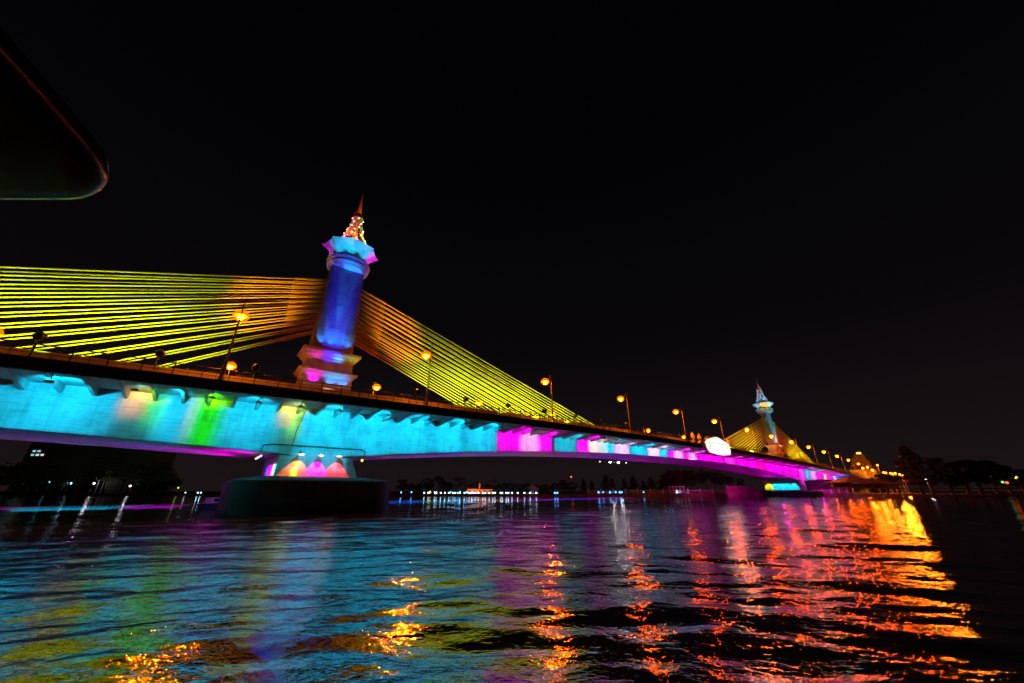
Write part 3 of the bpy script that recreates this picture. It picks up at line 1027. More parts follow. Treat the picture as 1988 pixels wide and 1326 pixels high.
lab_near = {-12.2: 'street lamp standing before the left cable fan, its lamp in front of the cables',
            11.4: 'street lamp standing before the right cable fan close to the near pylon',
            36.9: 'street lamp at the low tip of the right cable fan',
            61.5: 'first street lamp clear of the right cable fan, towards mid span',
            86.8: 'street lamp just left of the two orange lotus bud finials',
            110.3: 'street lamp rising behind the white illuminated board',
            135.5: 'street lamp in front of the cables of the far pylon on its left side',
            159.0: 'street lamp close beside the far pylon', 182.5: 'street lamp at the right hand cables of the far pylon',
            206.3: 'street lamp just right of the far cable fan, first past its tip', 231.0: 'street lamp second past the tip of the far cable fan',
            255.6: 'street lamp third past the far cable fan', 280.0: 'street lamp fourth past the far cable fan',
            304.5: 'street lamp fifth past the far cable fan, near the lit tiered tower', 329.0: 'street lamp sixth past the far cable fan beside the tiered tower'}
lab_far = {-35.6: 'small orange lamp of the far kerb at the left end of the bridge', -12.0: 'orange lamp of the far kerb low beside the tall lamp post left of the pylon',
           11.6: 'orange lamp of the far kerb just right of the near pylon', 36.2: 'orange lamp of the far kerb low under the right cable fan',
           60.8: 'orange lamp of the far kerb near the low tip of the right cable fan', 108.5: 'orange lamp of the far kerb left of mid span',
           133.5: 'orange lamp of the far kerb just left of the lotus bud finials',
           231.0: 'first low orange lamp of the far kerb beyond the far pylon', 255.6: 'second low orange lamp of the far kerb beyond the far pylon',
           280.0: 'third low orange lamp of the far kerb beyond the far pylon', 304.5: 'fourth low orange lamp of the far kerb beyond the far pylon'}
first = True
for s, lab in lab_near.items():
    o = lamp if first else copy_tree(lamp)
    first = False
    o.location = (s, -TE + 0.45, deck(s) - 0.0)
    o['label'] = lab
    if s > 100:
        for hd_ in kids(o):
            for g in kids(hd_):
                if g.name.startswith('lens'):
                    g.data = g.data.copy(); g.data.materials[0] = M['sodium_far']
    spot((s, -TE + 2.2, deck(s) + 7.75), (s, -TE + 2.2, 0), SOD, 19000, 156, 0.45, 0.14, 'lamp_glow')
for s, lab in lab_far.items():
    o = copy_tree(lamp)
    o.location = (s, TE - 0.45, deck(s) - 0.35)
    o.rotation_euler = (0, 0, PI)
    o['label'] = lab
    spot((s, TE - 2.2, deck(s) + 7.4), (s, TE - 2.2, 0), SOD, 6500, 158, 0.45, 0.14, 'lamp_glow')
for s in (-40, -64):
    spot((s, -TE + 2.2, deck(s) + 7.75), (s, -TE + 2.2, 0), SOD, 19000, 156, 0.45, 0.14, 'lamp_glow')

# ------------------------------------------------------------------ illuminated board at mid span
bx, bw = 102.9, 7.6
zb_, by = 9.95 + H, -TE - 0.55
sign = empty('illuminated_board', 'big white glowing board with yellow green border lines on the deck edge at mid span', 'sign', None, (bx, by, zb_))


def board_outline(w_, h0, h1, ins=0.0):
    pts = [(-w_ * 0.80 + ins, ins), (-w_ * 0.2, -0.35 + ins), (w_ * 0.25, -0.4 + ins), (w_ * 0.92 - ins, 0.1 + ins), (w_ - ins, 1.0), (w_ * 0.96 - ins, h0 * 0.95),
           (w_ * 0.78 - ins, h0 + 0.25 - ins), (w_ * 0.5, h0 + 0.7 - ins), (w_ * 0.18, h1 - 0.15 - ins), (0, h1 - ins), (-w_ * 0.18, h1 - 0.15 - ins), (-w_ * 0.5, h0 + 0.75 - ins),
           (-w_ * 0.82 + ins, h0 + 0.35 - ins), (-w_ + ins, h0 * 0.85), (-w_ * 0.97 + ins, 1.0)]
    return pts


def board(name, w_, h0, h1, y0, y1, m, ins=0.0, par=sign):
    pts = board_outline(w_, h0, h1, ins)
    return MB().extrude([[(x, y0, z) for x, z in pts], [(x, y1, z) for x, z in pts]]).build(name, m, par)


board('backing', bw + 0.25, 3.3, 4.75, 0.12, 0.45, M['trim'], -0.1)
board('rim', bw, 3.2, 4.55, -0.02, 0.12, M['led_rim'])
board('screen', bw, 3.2, 4.55, -0.10, -0.03, M['led_board'], 0.28)
mb = MB()
mb.box(-4.9, 4.9, -0.16, -0.11, 2.62, 2.86)
mb.build('light_line', M['led_line'], sign)
MB().box(-5.9, -5.3, -0.16, -0.11, 0.7, 2.9).build('light_line', M['led_line'], sign)
MB().box(5.5, 6.1, -0.16, -0.11, 0.7, 2.6).build('light_line', M['led_line'], sign)
for xx in (-5, 5):
    MB().tube((xx, 0.4, 0.6), (xx, 0.95, 1.0), 0.09, 0.09, 6).build('strut', M['dark'], sign)
MB().box(-9.3, -7.4, 0.0, 0.4, 0.9, 1.25).build('bracket', M['trim'], sign)
MB().box(7.4, 9.3, 0.0, 0.4, 0.2, 0.7).build('bracket', M['trim'], sign)
# scroll frame behind the board
fr = MB()
for sg in (-1, 1):
    pts = []
    for i in range(13):
        a = i / 12
        pts.append((sg * (8.6 - 5.6 * a), 0.75, 1.9 + 1.6 * math.sin(a * 1.9) + 1.2 * a))
    fr.path(pts, 0.26, 6)
    fr.ball((sg * 8.4, 0.75, 1.7), 0.62, 10, 6)
fr.build('scroll_frame', M['trim'], sign, True)
spot((bx, by - 3.2, zb_ + 1.5), (bx, by, zb_ + 2), (1, 0.95, 0.9), 60, 120, 0.8)

# finials
fin = empty('lotus_bud_finial', None, 'finial', 'lotus bud finials on the deck edge')
MB().box(-0.42, 0.42, -0.42, 0.42, 0, 0.75).build('pedestal', M['trim'], fin)
MB().lathe([(0.30, 0.75), (0.34, 0.95), (0.24, 1.05), (0.42, 1.3), (0.58, 1.65), (0.55, 1.95), (0.34, 2.35), (0.14, 2.7), (0.03, 3.0)], n=14).build('bud', M['stupa'], fin, True)
for i, (s, lab) in enumerate(((90.6, 'orange lotus bud finial, outer one of two left of the white board'),
                              (94.2, 'orange lotus bud finial touching the left end of the white board'),
                              (112.8, 'orange lotus bud finial touching the right end of the white board'))):
    o = fin if i == 0 else copy_tree(fin)
    o.location = (s, -TE + 0.5, deck(s)); o['label'] = lab
    spot((s - 1.6, -TE - 0.9, deck(s) + 0.6), (s, -TE + 0.5, deck(s) + 1.7), SOD, 260, 60, 0.5)

# ------------------------------------------------------------------ WATER
def build_water():
    rng = np.random.RandomState(3)
    nr, na = 900, 660
    r = 1.3 * np.exp(np.linspace(0, math.log(2600 / 1.3), nr))
    ang = np.linspace(math.radians(-88), math.radians(88), na)
    R, A = np.meshgrid(r, ang, indexing='ij')
    xc = R * np.sin(A); yc = R * np.cos(A)
    c, s = math.cos(TH), math.sin(TH)
    X = CS + xc * c + yc * s
    Y = -CD - xc * s + yc * c
    space = R * (math.log(2600 / 1.3) / nr)
    Z = np.zeros_like(X)
    # chop: many directional components
    main = math.radians(51)
    for i in range(64):
        lam = 0.40 * (5.0 / 0.40) ** rng.rand()
        k = 2 * PI / lam
        th = main + rng.randn() * 0.5
        amp = 0.0016 * lam ** 0.95
        fade = np.clip((lam / space - 2.5) / 3.0, 0, 1)
        ph = rng.rand() * 2 * PI
        Z += amp * fade * np.sin(k * (X * math.cos(th) + Y * math.sin(th)) + ph)
    # wash of the boat, rings spreading from behind the camera
    bx_, by_ = CS - 3.0 * s, -CD - 3.0 * c
    RR = np.hypot(X - bx_, Y - by_)
    wob = 0.9 * np.sin(A * 5.0 + 1.0) + 0.6 * np.sin(A * 11.0)
    for lam, amp in ((2.1, 0.013), (1.35, 0.009), (3.0, 0.009)):
        env = np.exp(-((RR - 9) / 9.0) ** 2)
        Z += amp * env * np.sin(2 * PI * (RR + wob * 0.35) / lam + lam)
    # calmer lee far out
    Z *= np.where(R > 70, np.clip(1 - (R - 70) / 160, 0.25, 1), 1)
    V = np.stack([X, Y, Z], -1).reshape(-1, 3)
    idx = np.arange(nr * na).reshape(nr, na)
    F = np.stack([idx[:-1, :-1], idx[:-1, 1:], idx[1:, 1:], idx[1:, :-1]], -1).reshape(-1, 4)
    me = bpy.data.meshes.new('water')
    me.vertices.add(len(V)); me.vertices.foreach_set('co', V.astype(np.float32).ravel())
    me.loops.add(F.size); me.loops.foreach_set('vertex_index', F.astype(np.int32).ravel())
    me.polygons.add(len(F))
    me.polygons.foreach_set('loop_start', np.arange(0, F.size, 4, dtype=np.int32))
    me.polygons.foreach_set('loop_total', np.full(len(F), 4, dtype=np.int32))
    me.polygons.foreach_set('use_smooth', np.ones(len(F), dtype=bool))
    me.update()
    me.validate()
    m, nt, b = new_mat('river_water')
    N, L = nt.nodes, nt.links
    b.inputs['Base Color'].default_value = (0.012, 0.018, 0.018, 1)
    b.inputs['Roughness'].default_value = 0.05
    b.inputs['IOR'].default_value = 3.8
    b.inputs['Specular IOR Level'].default_value = 0.5
    tc = N.new('ShaderNodeTexCoord')
    hs = []
    for sc_, st, amp, rot in ((0.8, (1.5, 0.7, 1), 0.034, -51), (2.8, (1.5, 0.9, 1), 0.0185, -36), (7.5, (1.3, 0.95, 1), 0.0072, -64)):
        mr_ = N.new('ShaderNodeMapping')
        mr_.inputs['Rotation'].default_value = (0, 0, math.radians(rot))
        mp = N.new('ShaderNodeMapping')
        mp.inputs['Scale'].default_value = st
        L.new(tc.outputs['Object'], mr_.inputs['Vector'])
        L.new(mr_.outputs[0], mp.inputs['Vector'])
        n = N.new('ShaderNodeTexNoise')
        n.inputs['Scale'].default_value = sc_
        n.inputs['Detail'].default_value = 3.5
        n.inputs['Distortion'].default_value = 0.6
        L.new(mp.outputs[0], n.inputs['Vector'])
        ml = N.new('ShaderNodeMath'); ml.operation = 'MULTIPLY'; ml.inputs[1].default_value = amp
        L.new(n.outputs['Fac'], ml.inputs[0])
        hs.append(ml.outputs[0])
    ad = N.new('ShaderNodeMath'); L.new(hs[0], ad.inputs[0]); L.new(hs[1], ad.inputs[1])
    ad2 = N.new('ShaderNodeMath'); L.new(ad.outputs[0], ad2.inputs[0]); L.new(hs[2], ad2.inputs[1])
    bp = N.new('ShaderNodeBump')
    bp.inputs['Strength'].default_value = 1.0
    bp.inputs['Distance'].default_value = 1.0
    L.new(ad2.outputs[0], bp.inputs['Height'])
    L.new(bp.outputs[0], b.inputs['Normal'])
    me.materials.append(m)
    o = bpy.data.objects.new('water', me)
    COL.objects.link(o)
    return tag(o, kind='structure')


build_water()

# ------------------------------------------------------------------ BANKS
shore = [(-1500, 420), (-900, 330), (-420, 262), (-250, 218), (-100, 182), (0, 168), (60, 170), (92, 180), (118, 196), (140, 192), (172, 176), (205, 166), (330, 160), (700, 152), (1500, 150)]
GZ = 0.95
mb = MB()
front = [Vector((*cam_xy(a, b + 0.6), GZ)) for a, b in shore]
back = [Vector((*cam_xy(a * 1.6, 2400), GZ)) for a, b in shore]
n = len(shore)
mb.add(front + back, [(i, i + 1, n + i + 1, n + i) for i in range(n - 1)])
tag(mb.build('ground', M['soil']), kind='structure')
mb = MB()
for (a, b), (c, d) in zip(shore[:-1], shore[1:]):
    p0, p1 = Vector(cam_xy(a, b)), Vector(cam_xy(c, d))
    q0, q1 = Vector(cam_xy(a, b + 0.6)), Vector(cam_xy(c, d + 0.6))
    mb.hexa([(*p0, -1), (*p1, -1), (*q1, -1), (*q0, -1), (*p0, GZ + 0.1), (*p1, GZ + 0.1), (*q1, GZ + 0.1), (*q0, GZ + 0.1)])
tag(mb.build('embankment_wall', M['wallstone']), 'long low reddish embankment wall along the far bank of the river', 'wall')


def shore_depth(px):
    best = None
    u = (at(px, 1.0) - Vector((CS, -CD, 0)))
    # camera-frame ratio x/y
    f, p = 699.5, PITCH
    k = ((px - 994.0) / f) / (math.cos(p) + math.tan(p) * math.sin(p))
    for (a, b), (c, d) in zip(shore[:-1], shore[1:]):
        den = (c - a) - k * (d - b)
        if abs(den) < 1e-9: continue
        t = (k * b - a) / den
        if 0 <= t <= 1:
            y = b + t * (d - b)
            if y > 0: best = y if best is None else min(best, y)
    return best or 170.0


# balustrade ------------------------------------------------------------
def balustrade(px0, px1, npost, label, m, hgt=1.5, off=1.6):
    t = empty('balustrade', label, 'balustrade')
    pts = []
    for i in range(npost):
        px = px0 + (px1 - px0) * i / (npost - 1)
        pts.append(at(px, shore_depth(px) + off, GZ))
    t.location = pts[0]
    o = pts[0]
    rails = MB()
    for i, p in enumerate(pts):
        q = p - o
        MB().box(q.x - .28, q.x + .28, q.y - .28, q.y + .28, 0, hgt * 1.25).frus(.34, .34, hgt * 1.25, .12, .12, hgt * 1.5, q.x, q.y).build('post', m, t)
        if i:
            a = pts[i - 1] - o
            for h, r in ((hgt, .13), (hgt * 0.35, .10)):
                rails.tube(a + Vector((0, 0, h)), q + Vector((0, 0, h)), r, r, 5)
            for k in range(1, 8):
                c = a.lerp(q, k / 8)
                rails.tube(c + Vector((0, 0, hgt * .3)), c + Vector((0, 0, hgt)), .07, .07, 4)
    rails.build('rail', m, t)
    return t


balustrade(1142, 1408, 12, 'long pale balustrade with square posts on the bank left of the far pier', M['white'])
balustrade(-60, 330, 16, 'dim brownish balustrade on the bank below the left part of the bridge', M['wallstone'])
balustrade(1580, 1645, 5, 'short balustrade glowing red and pink on the bank right of the far pier', M['white'])

# pink lit retaining wall by the far pier
p0, p1 = at(1411, 184, 0), at(1470, 189, 0)
mb = MB()
d = (p1 - p0); nrm = Vector((-d.y, d.x, 0)).normalized() * 0.8
mb.hexa([p0 + Vector((0, 0, -.5)), p1 + Vector((0, 0, -.5)), p1 + nrm + Vector((0, 0, -.5)), p0 + nrm + Vector((0, 0, -.5)),
         p0 + Vector((0, 0, 4.6)), p1 + Vector((0, 0, 4.4)), p1 + nrm + Vector((0, 0, 4.4)), p0 + nrm + Vector((0, 0, 4.6))])
tag(mb.build('retaining_wall', M['conc']), 'plain concrete wall glowing pink on the bank just left of the far pier', 'wall')
pm = (p0 + p1) / 2
spot(at(1440, 174, 3.2), pm + Vector((0, 0, 2.4)), (1.0, 0.0, 0.35), 2200, 90, 0.6)
spot(at(1380, 166, 3.0), at(1350, 182, 2.0), (1.0, 0.02, 0.4), 2600, 110, 0.7)
spot(at(1600, 180, 4.0), at(1600, 195, 2.0), (1.0, 0.02, 0.25), 3000, 110, 0.7)


# ------------------------------------------------------------------ trees
def crown_mesh(name, kind, seed, m):
    rnd = random.Random(seed)
    vs, fs = [], []

    def leaf(c, s):
        a = Vector((rnd.gauss(0, 1), rnd.gauss(0, 1), rnd.gauss(0, 1))).normalized()
        b = a.orthogonal().normalized()
        c2 = a.cross(b)
        rot = rnd.random() * 6.28
        u = (b * math.cos(rot) + c2 * math.sin(rot)) * s
        v = (c2 * math.cos(rot) - b * math.sin(rot)) * s * 0.55
        o = len(vs)
        vs.extend([c - u, c + v * .9, c + u, c - v * .9])
        fs.append((o, o + 1, o + 2, o + 3))
    if kind == 'round':
        clumps = []
        for i in range(26):
            a = rnd.random() * 6.28; h = 0.35 + 0.6 * rnd.random()
            rr = 0.42 * math.sin(min(1, (h - 0.25) / 0.75) * PI) ** 0.6 * (0.5 + 0.5 * rnd.random())
            clumps.append((Vector((rr * math.cos(a), rr * math.sin(a), h)), 0.09 + 0.08 * rnd.random()))
        for c, r in clumps:
            for k in range(46):
                d = Vector((rnd.gauss(0, 1), rnd.gauss(0, 1), rnd.gauss(0, .8))).normalized() * r * (0.5 + 0.5 * rnd.random())
                leaf(c + d, 0.035 + 0.02 * rnd.random())
    elif kind == 'cone':
        for lay in range(15):
            h = 0.22 + 0.78 * lay / 15
            rr = 0.30 * (1 - (h - 0.2) / 0.85) + 0.02
            nb = 8
            for b in range(nb):
                a = rnd.random() * 6.28
                L_ = rr * (0.6 + 0.55 * rnd.random())
                for k in range(9):
                    f = (k + 1) / 9
                    leaf(Vector((L_ * f * math.cos(a), L_ * f * math.sin(a), h - 0.05 * f + rnd.gauss(0, .012))), 0.03 + 0.012 * rnd.random())
    elif kind == 'tall':
        for i in range(18):
            a = rnd.random() * 6.28; h = 0.5 + 0.48 * rnd.random()
            rr = 0.2 * rnd.random() ** .5
            c = Vector((rr * math.cos(a), rr * math.sin(a), h))
            for k in range(40):
                d = Vector((rnd.gauss(0, 1), rnd.gauss(0, 1), rnd.gauss(0, 1))) * 0.045
                leaf(c + d, 0.028 + 0.015 * rnd.random())
    elif kind == 'palm':
        for b in range(22):
            a = rnd.random() * 6.28
            L_ = 0.34 + 0.08 * rnd.random(); up = 0.05 + 0.22 * rnd.random()
            for k in range(14):
                f = (k + 1) / 14
                z = 0.72 + up * f * 1.6 - 0.36 * f * f
                p = Vector((L_ * f * math.cos(a), L_ * f * math.sin(a), z))
                for sg in (-1, 1):
                    q = p + Vector((-math.sin(a), math.cos(a), -0.4)) * sg * 0.05 * (1.1 - f)
                    leaf(q, 0.035)
    me = bpy.data.meshes.new(name)
    me.from_pydata([tuple(v) for v in vs], [], fs)
    me.materials.append(m)
    return me


def trunk_mesh(kind, seed):
    rnd = random.Random(seed)
    mb = MB()
    if kind == 'palm':
        p = Vector((0, 0, 0))
        for i in range(6):
            q = p + Vector((rnd.gauss(0, .006) + .004, rnd.gauss(0, .006), 0.125))
            mb.tube(p, q, 0.020 - .0012 * i, 0.020 - .0012 * (i + 1), 7); p = q
        return mb.mesh('trunk', M['bark'])
    top = {'round': 0.55, 'cone': 0.95, 'tall': 0.85}[kind]
    r0 = {'round': 0.035, 'cone': 0.022, 'tall': 0.016}[kind]
    mb.tube((0, 0, 0), (0.01, 0, top * .5), r0, r0 * .75, 8)
    mb.tube((0.01, 0, top * .5), (0.0, 0.01, top), r0 * .75, r0 * .2, 8)
    for i in range(7):
        a = rnd.random() * 6.28
        h = top * (0.45 + 0.5 * rnd.random())
        L_ = 0.2 if kind != 'tall' else 0.12
        mb.tube((0, 0, h), (L_ * math.cos(a), L_ * math.sin(a), h + 0.16), r0 * .4, r0 * .12, 5)
    return mb.mesh('trunk', M['bark'])


TREE = {}
for kind in ('round', 'cone', 'tall', 'palm'):
    TREE[kind] = [(crown_mesh('crown', kind, 10 + v, M['leaf'] if v % 2 == 0 else M['leaf2']), trunk_mesh(kind, 20 + v)) for v in range(3)]
tcount = [0]


def tree(px, top, kind, label, group, extra=6.0, wid=1.0, depth=None):
    dp = depth or (shore_depth(px) + extra)
    h = zpx(top, dp) - GZ
    t = empty('palm_tree' if kind == 'palm' else ('conifer_tree' if kind == 'cone' else 'tree'), label, 'tree', group, at(px, dp, GZ - 0.05), random.random() * 6.28)
    cm, tm = TREE[kind][tcount[0] % 3]
    tcount[0] += 1
    c = bpy.data.objects.new('crown', cm); COL.objects.link(c); c.parent = t
    k = bpy.data.objects.new('trunk', tm); COL.objects.link(k); k.parent = t
    t.scale = (h * wid, h * wid, h)
    return t


G1 = 'dark trees of the left bank'
L1 = 'dark bushy tree on the left bank beneath the bridge girder'
for px, top, wd, ex in ((-20, 905, 1.3, 8), (14, 898, 1.2, 14), (50, 905, 1.3, 6), (88, 900, 1.2, 12), (118, 910, 1.2, 5), (150, 905, 1.2, 16), (182, 912, 1.2, 20)):
    tree(px, top, 'round', L1, G1, ex, wd)
for i, (px, top, wd, ex) in enumerate(((262, 902, 1.2, 14), (284, 897, 1.1, 10), (305, 908, 1.2, 6), (318, 918, 1.1, 12), (330, 928, 1.3, 5))):
    tree(px, top, 'round' if i != 2 else 'cone', 'dark tree right of the white roofed pavilion on the left bank' if i != 2 else 'pointed dark tree among the bushy ones right of the white roofed pavilion', G1 if i != 2 else None, ex, wd)
G2 = 'dark trees along the far bank behind the lights'
L2 = 'dark tree on the far bank between the near pier and the long balustrade'
rt = random.Random(5)
for px, top, wd in ((778, 930, 1.0), (795, 938, 1.4), (812, 940, 1.4), (830, 928, 1.1), (850, 926, 1.3), (868, 936, 1.3), (892, 925, 1.2), (908, 938, 1.3), (926, 936, 1.3), (955, 931, 1.2),
                    (975, 937, 1.4), (992, 938, 1.4), (1010, 939, 1.4), (1024, 938, 1.3), (1042, 942, 1.4), (1058, 940, 1.4), (1078, 938, 1.3), (1094, 932, 1.2), (1110, 936, 1.3)):
    tree(px, top, 'round', L2, G2, 9 + 10 * rt.random(), wd)
G3 = 'dark pointed trees behind the long balustrade'
for px, top, wd in ((1134, 928, 1.3), (1150, 930, 1.2), (1178, 921, 1.5), (1190, 926, 1.3), (1214, 928, 1.4), (1232, 923, 1.5), (1250, 931, 1.3), (1266, 923, 1.5), (1286, 929, 1.4)):
    tree(px, top, 'cone', 'dark pointed conifer behind the long pale balustrade', G3, 8 + 8 * rt.random(), wd)
G4 = 'tall trees under the main span beside the far pier'
for px, top, wd in ((1300, 922, 1.0), (1312, 914, 0.9), (1328, 911, 1.0), (1343, 914, 0.9), (1358, 912, 1.0), (1374, 914, 1.0), (1390, 916, 1.0), (1404, 918, 0.9), (1420, 924, 0.9), (1440, 930, 0.8)):
    tree(px, top, 'tall' if px > 1335 else 'round', 'tall slender tree under the main span faintly lit purple' if px > 1335 else 'dense dark tree under the main span left of the slender ones',
         G4 if px > 1335 else 'dense trees under the main span', 7 + 8 * rt.random(), 1.2 * wd)
tree(1790, 862, 'cone', 'biggest dark tree on the right bank, tall and broad against the sky', None, 22, 1.5)
tree(1812, 885, 'round', 'dark rounded tree leaning against the biggest tree of the right bank', None, 16, 1.1)
G5 = 'dark trees of the right bank'
for px, top, wd in ((1850, 905, 1.4), (1880, 897, 1.5), (1905, 892, 1.5), (1935, 898, 1.5), (1962, 905, 1.5), (1990, 912, 1.6), (2020, 908, 1.6)):
    tree(px, top, 'round', 'dark rounded tree in the low mass at the right edge of the right bank', G5, 26, wd)
tree(1722, 921, 'round', 'small dark bush between the tiered tower and the right bank pavilion', None, 18, 1.6)


# ------------------------------------------------------------------ left bank towers
def apartment(px0, px1, top, depth, label, litpx):
    a, b = at(px0, depth, GZ), at(px1, depth, GZ)
    wv = (b - a); W_ = wv.length
    hgt = zpx(top, depth) - GZ
    t = empty('apartment_tower', label, 'tower', None, a, math.atan2(wv.y, wv.x))
    MB().box(0, W_, 0, 18, 0, hgt).build('wall', M['tower'], t)
    MB().box(-.3, W_ + .3, -.3, 18.3, hgt, hgt + 1.0).build('roof', M['tower'], t)
    nx = max(4, int(W_ / 4.2)); nz_ = int(hgt / 3.2)
    cnt = 0
    lit = {}
    for lx, ly, lm_ in litpx:
        lit[(int(nx * (lx - px0) / (px1 - px0)), int((zpx(ly, depth) - GZ - 1.0) / 3.2))] = lm_
    for i in range(nx):
        # a vertical strip of balconies is one stack of slabs
        x0 = W_ * (i + 0.18) / nx; x1 = W_ * (i + 0.82) / nx
        for k in range(nz_):
            if cnt >= 96: break
            z0 = k * 3.2 + 1.0
            key = (i, k)
            m = M['glassdark']
            if key in lit: m = M['litwin'] if lit[key] == 1 else M['litwin2']
            o = MB().box(x0, x1, -0.12, -0.03, z0, z0 + 1.5).build('window', m, t); cnt += 1
    bal_ = MB()
    for k in range(nz_):
        bal_.box(0.4, W_ - .4, -0.9, -0.02, k * 3.2 + 0.35, k * 3.2 + 0.6)
    bal_.build('balcony', M['tower'], t)
    return t


apartment(14, 152, 838, 330, 'dark apartment tower with two rows of lit windows behind the left bank trees', [(30, 872, 1), (36, 872, 1), (43, 871, 1), (30, 881, 1), (38, 881, 2), (43, 880, 2), (50, 881, 2)])
apartment(156, 281, 836, 330, 'wide dark apartment tower with scattered teal windows beside the left bank trees', [(264, 882, 1), (273, 888, 1), (261, 891, 1), (270, 897, 1), (257, 900, 1)])

# small lamps on the left tower (scattered corridor lights)
# pavilion with white roof ridge
dp = shore_depth(215) + 6
a, b = at(184, dp, GZ), at(250, dp, GZ)
wv = b - a; W_ = wv.length
pv = empty('riverside_pavilion', 'low pavilion with pale upturned roof between two white lamps on the left bank', 'pavilion', None, a, math.atan2(wv.y, wv.x))
zr = zpx(926, dp) - GZ; ze = zpx(932, dp) - GZ
mb = MB()
mb.hexa([(-1.2, -.8, ze - .3), (W_ + 1.2, -.8, ze - .3), (W_ + 1.2, 8, ze - .3), (-1.2, 8, ze - .3), (0, 2, zr), (W_, 2, zr), (W_, 5, zr), (0, 5, zr)])
mb.build('roof', M['white'], pv)
for xx, sg in ((-1.2, -1), (W_ + 1.2, 1)):
    MB().path([(xx, 0, ze - .1), (xx + sg * .6, 0, ze + .5), (xx + sg * .8, 0, ze + 1.4)], .16, 6).build('finial', M['white'], pv)
for k in range(7):
    xx = W_ * k / 6
    MB().tube((xx, 0.2, 0), (xx, 0.2, ze - .3), .16, .14, 8).build('column', M['white'], pv)
MB().box(0.3, W_ - .3, 4, 4.3, 0, ze - .3).build('wall', M['tower'], pv)
for i, (px, top) in enumerate(((194, 914), (201, 915), (220, 917))):
    q = at(px, dp + 3, GZ)
    t = empty('flagpole', 'white flagpole above the pale pavilion roof, ' + ('left', 'middle', 'right')[i] + ' of the three', 'flagpole', 'flagpoles above the pavilion', q)
    hh = zpx(top, dp + 3) - GZ
    MB().tube((0, 0, 0), (0, 0, hh), .12, .09, 6).build('pole', M['white'], t)
    MB().ball((0, 0, hh), .2, 6, 4).build('cap', M['white'], t)


def bank_lamp(px, py, m, label, group, extra=3.0, r=0.30, cat='lamp', depth=None, p=0, colr=(1, 1, 1)):
    dpt = depth or shore_depth(px) + extra
    z = max(GZ + 0.5, zpx(py, dpt))
    t = empty('bank_lamp', label, cat, group, at(px, dpt, GZ))
    MB().tube((0, 0, 0), (0, 0, z - GZ - r * .8), .07, .05, 6).build('post', M['post'], t)
    MB().ball((0, 0, z - GZ), r, 8, 6).build('glow_globe', m, t, True)
    if p:
        point(at(px, dpt - 1.0, z + 0.2), colr, p, .3)
    return t


bank_lamp(176.5, 938.5, M['white_lamp'], 'bright white lamp at the left end of the pale pavilion', None, 2, 0.55, p=90, colr=(1, .85, .95))
bank_lamp(249, 943.5, M['white_lamp'], 'bright white lamp at the right end of the pale pavilion', None, 2, 0.55, p=90, colr=(1, .9, .95))
bank_lamp(126, 937.5, M['blue_lamp'], 'left lamp of the close bluish pair left of the pale pavilion', None, 6, 0.4)
bank_lamp(131.5, 938.5, M['blue_lamp'], 'right lamp of the close bluish pair left of the pale pavilion', None, 6, 0.34)
bank_lamp(88, 935, M['teal_lamp'], 'dim teal lamp below the tower on the left bank', None, 8, 0.4)
bank_lamp(38, 938, M['teal_lamp'], 'dim teal lamp furthest left on the left bank', None, 8, 0.3)
bank_lamp(336, 931, M['red_lamp'], 'tiny red lamp at the right end of the left bank trees', None, 14, 0.28)
bank_lamp(344, 947, M['yellow_lamp'], 'tiny yellow green lamp right of the left bank trees', None, 8, 0.3)
bank_lamp(361, 957, M['white_lamp'], 'small white lamp at the water left of the small boat', None, 2, 0.32)
for px in (385, 391, 432, 440):
    bank_lamp(px, 957, M['blue_lamp'], 'tiny pale lamp low on the bank left of the near pile cap', 'tiny lamps left of the pile cap', 4, 0.24)
GB = 'string of cool lamps along the far bank'
LB = 'tiny cool white lamp in the string at the waterline behind the pile cap'
for px in (824, 832, 845, 856, 864, 872, 880, 884, 893, 902, 911, 916, 923, 929, 938, 942, 950, 957, 961, 972, 975, 983, 987, 994, 1005, 1018, 1029, 1041):
    bank_lamp(px, 960.6, M['blue_lamp'], LB, GB, 1.4, 0.27)
for px, py in ((779, 956), (799, 955.5), (844, 955.5), (875, 955.5), (889, 957), (893, 955), (906, 955.5), (919, 956)):
    bank_lamp(px, py, M['bluer_lamp'], 'small blue lamp above the string of cool lamps on the far bank', 'blue lamps above the string', 6, 0.28)
bank_lamp(835, 955.5, M['yellow_lamp'], 'small yellow green lamp among the cool ones on the far bank', None, 5, 0.45)
bank_lamp(847, 961, M['white_lamp'], 'largest pinkish white lamp in the string behind the pile cap', None, 1.3, 0.5)
for px in (1077, 1082):
    bank_lamp(px, 957, M['bluer_lamp'], 'blue lamp of the isolated pair before the long balustrade', 'isolated pair of blue lamps', 5, 0.32)
for px, r_ in ((1162, .4), (1171, .3), (1184, .38), (1190, .42), (1195, .34), (1203, .4), (1207, .3), (1249, .3)):
    bank_lamp(px, 956, M['bluer_lamp'], 'blue lamp behind the long pale balustrade', 'blue lamps behind the balustrade', 5, r_)
bank_lamp(1110.5, 925.8, M['red_lamp'], 'tiny red beacon high above the dark trees of the far bank', None, 40, 0.4)
bank_lamp(1807, 932, M['white_lamp'], 'single white lamp on the right bank below the biggest tree', None, 5, 0.5, p=400, colr=(.8, .9, 1))
for px, py, r_ in ((1722, 903, .5), (1729, 917, .5), (1733, 918, .5), (1742, 919, .5), (1746, 920, .5), (1751, 919, .55), (1759, 921, .5), (1764, 923, .35), (1691, 909, .7), (1708, 913, .7)):
    bank_lamp(px, py, M['sodium_small'], 'orange sodium lamp in the cluster around the tiered tower', 'orange lamps around the tiered tower', 60, r_ * 0.85)
    point(at(px, shore_depth(px) + 56, zpx(py, shore_depth(px) + 56)), SOD, 5000, .4)

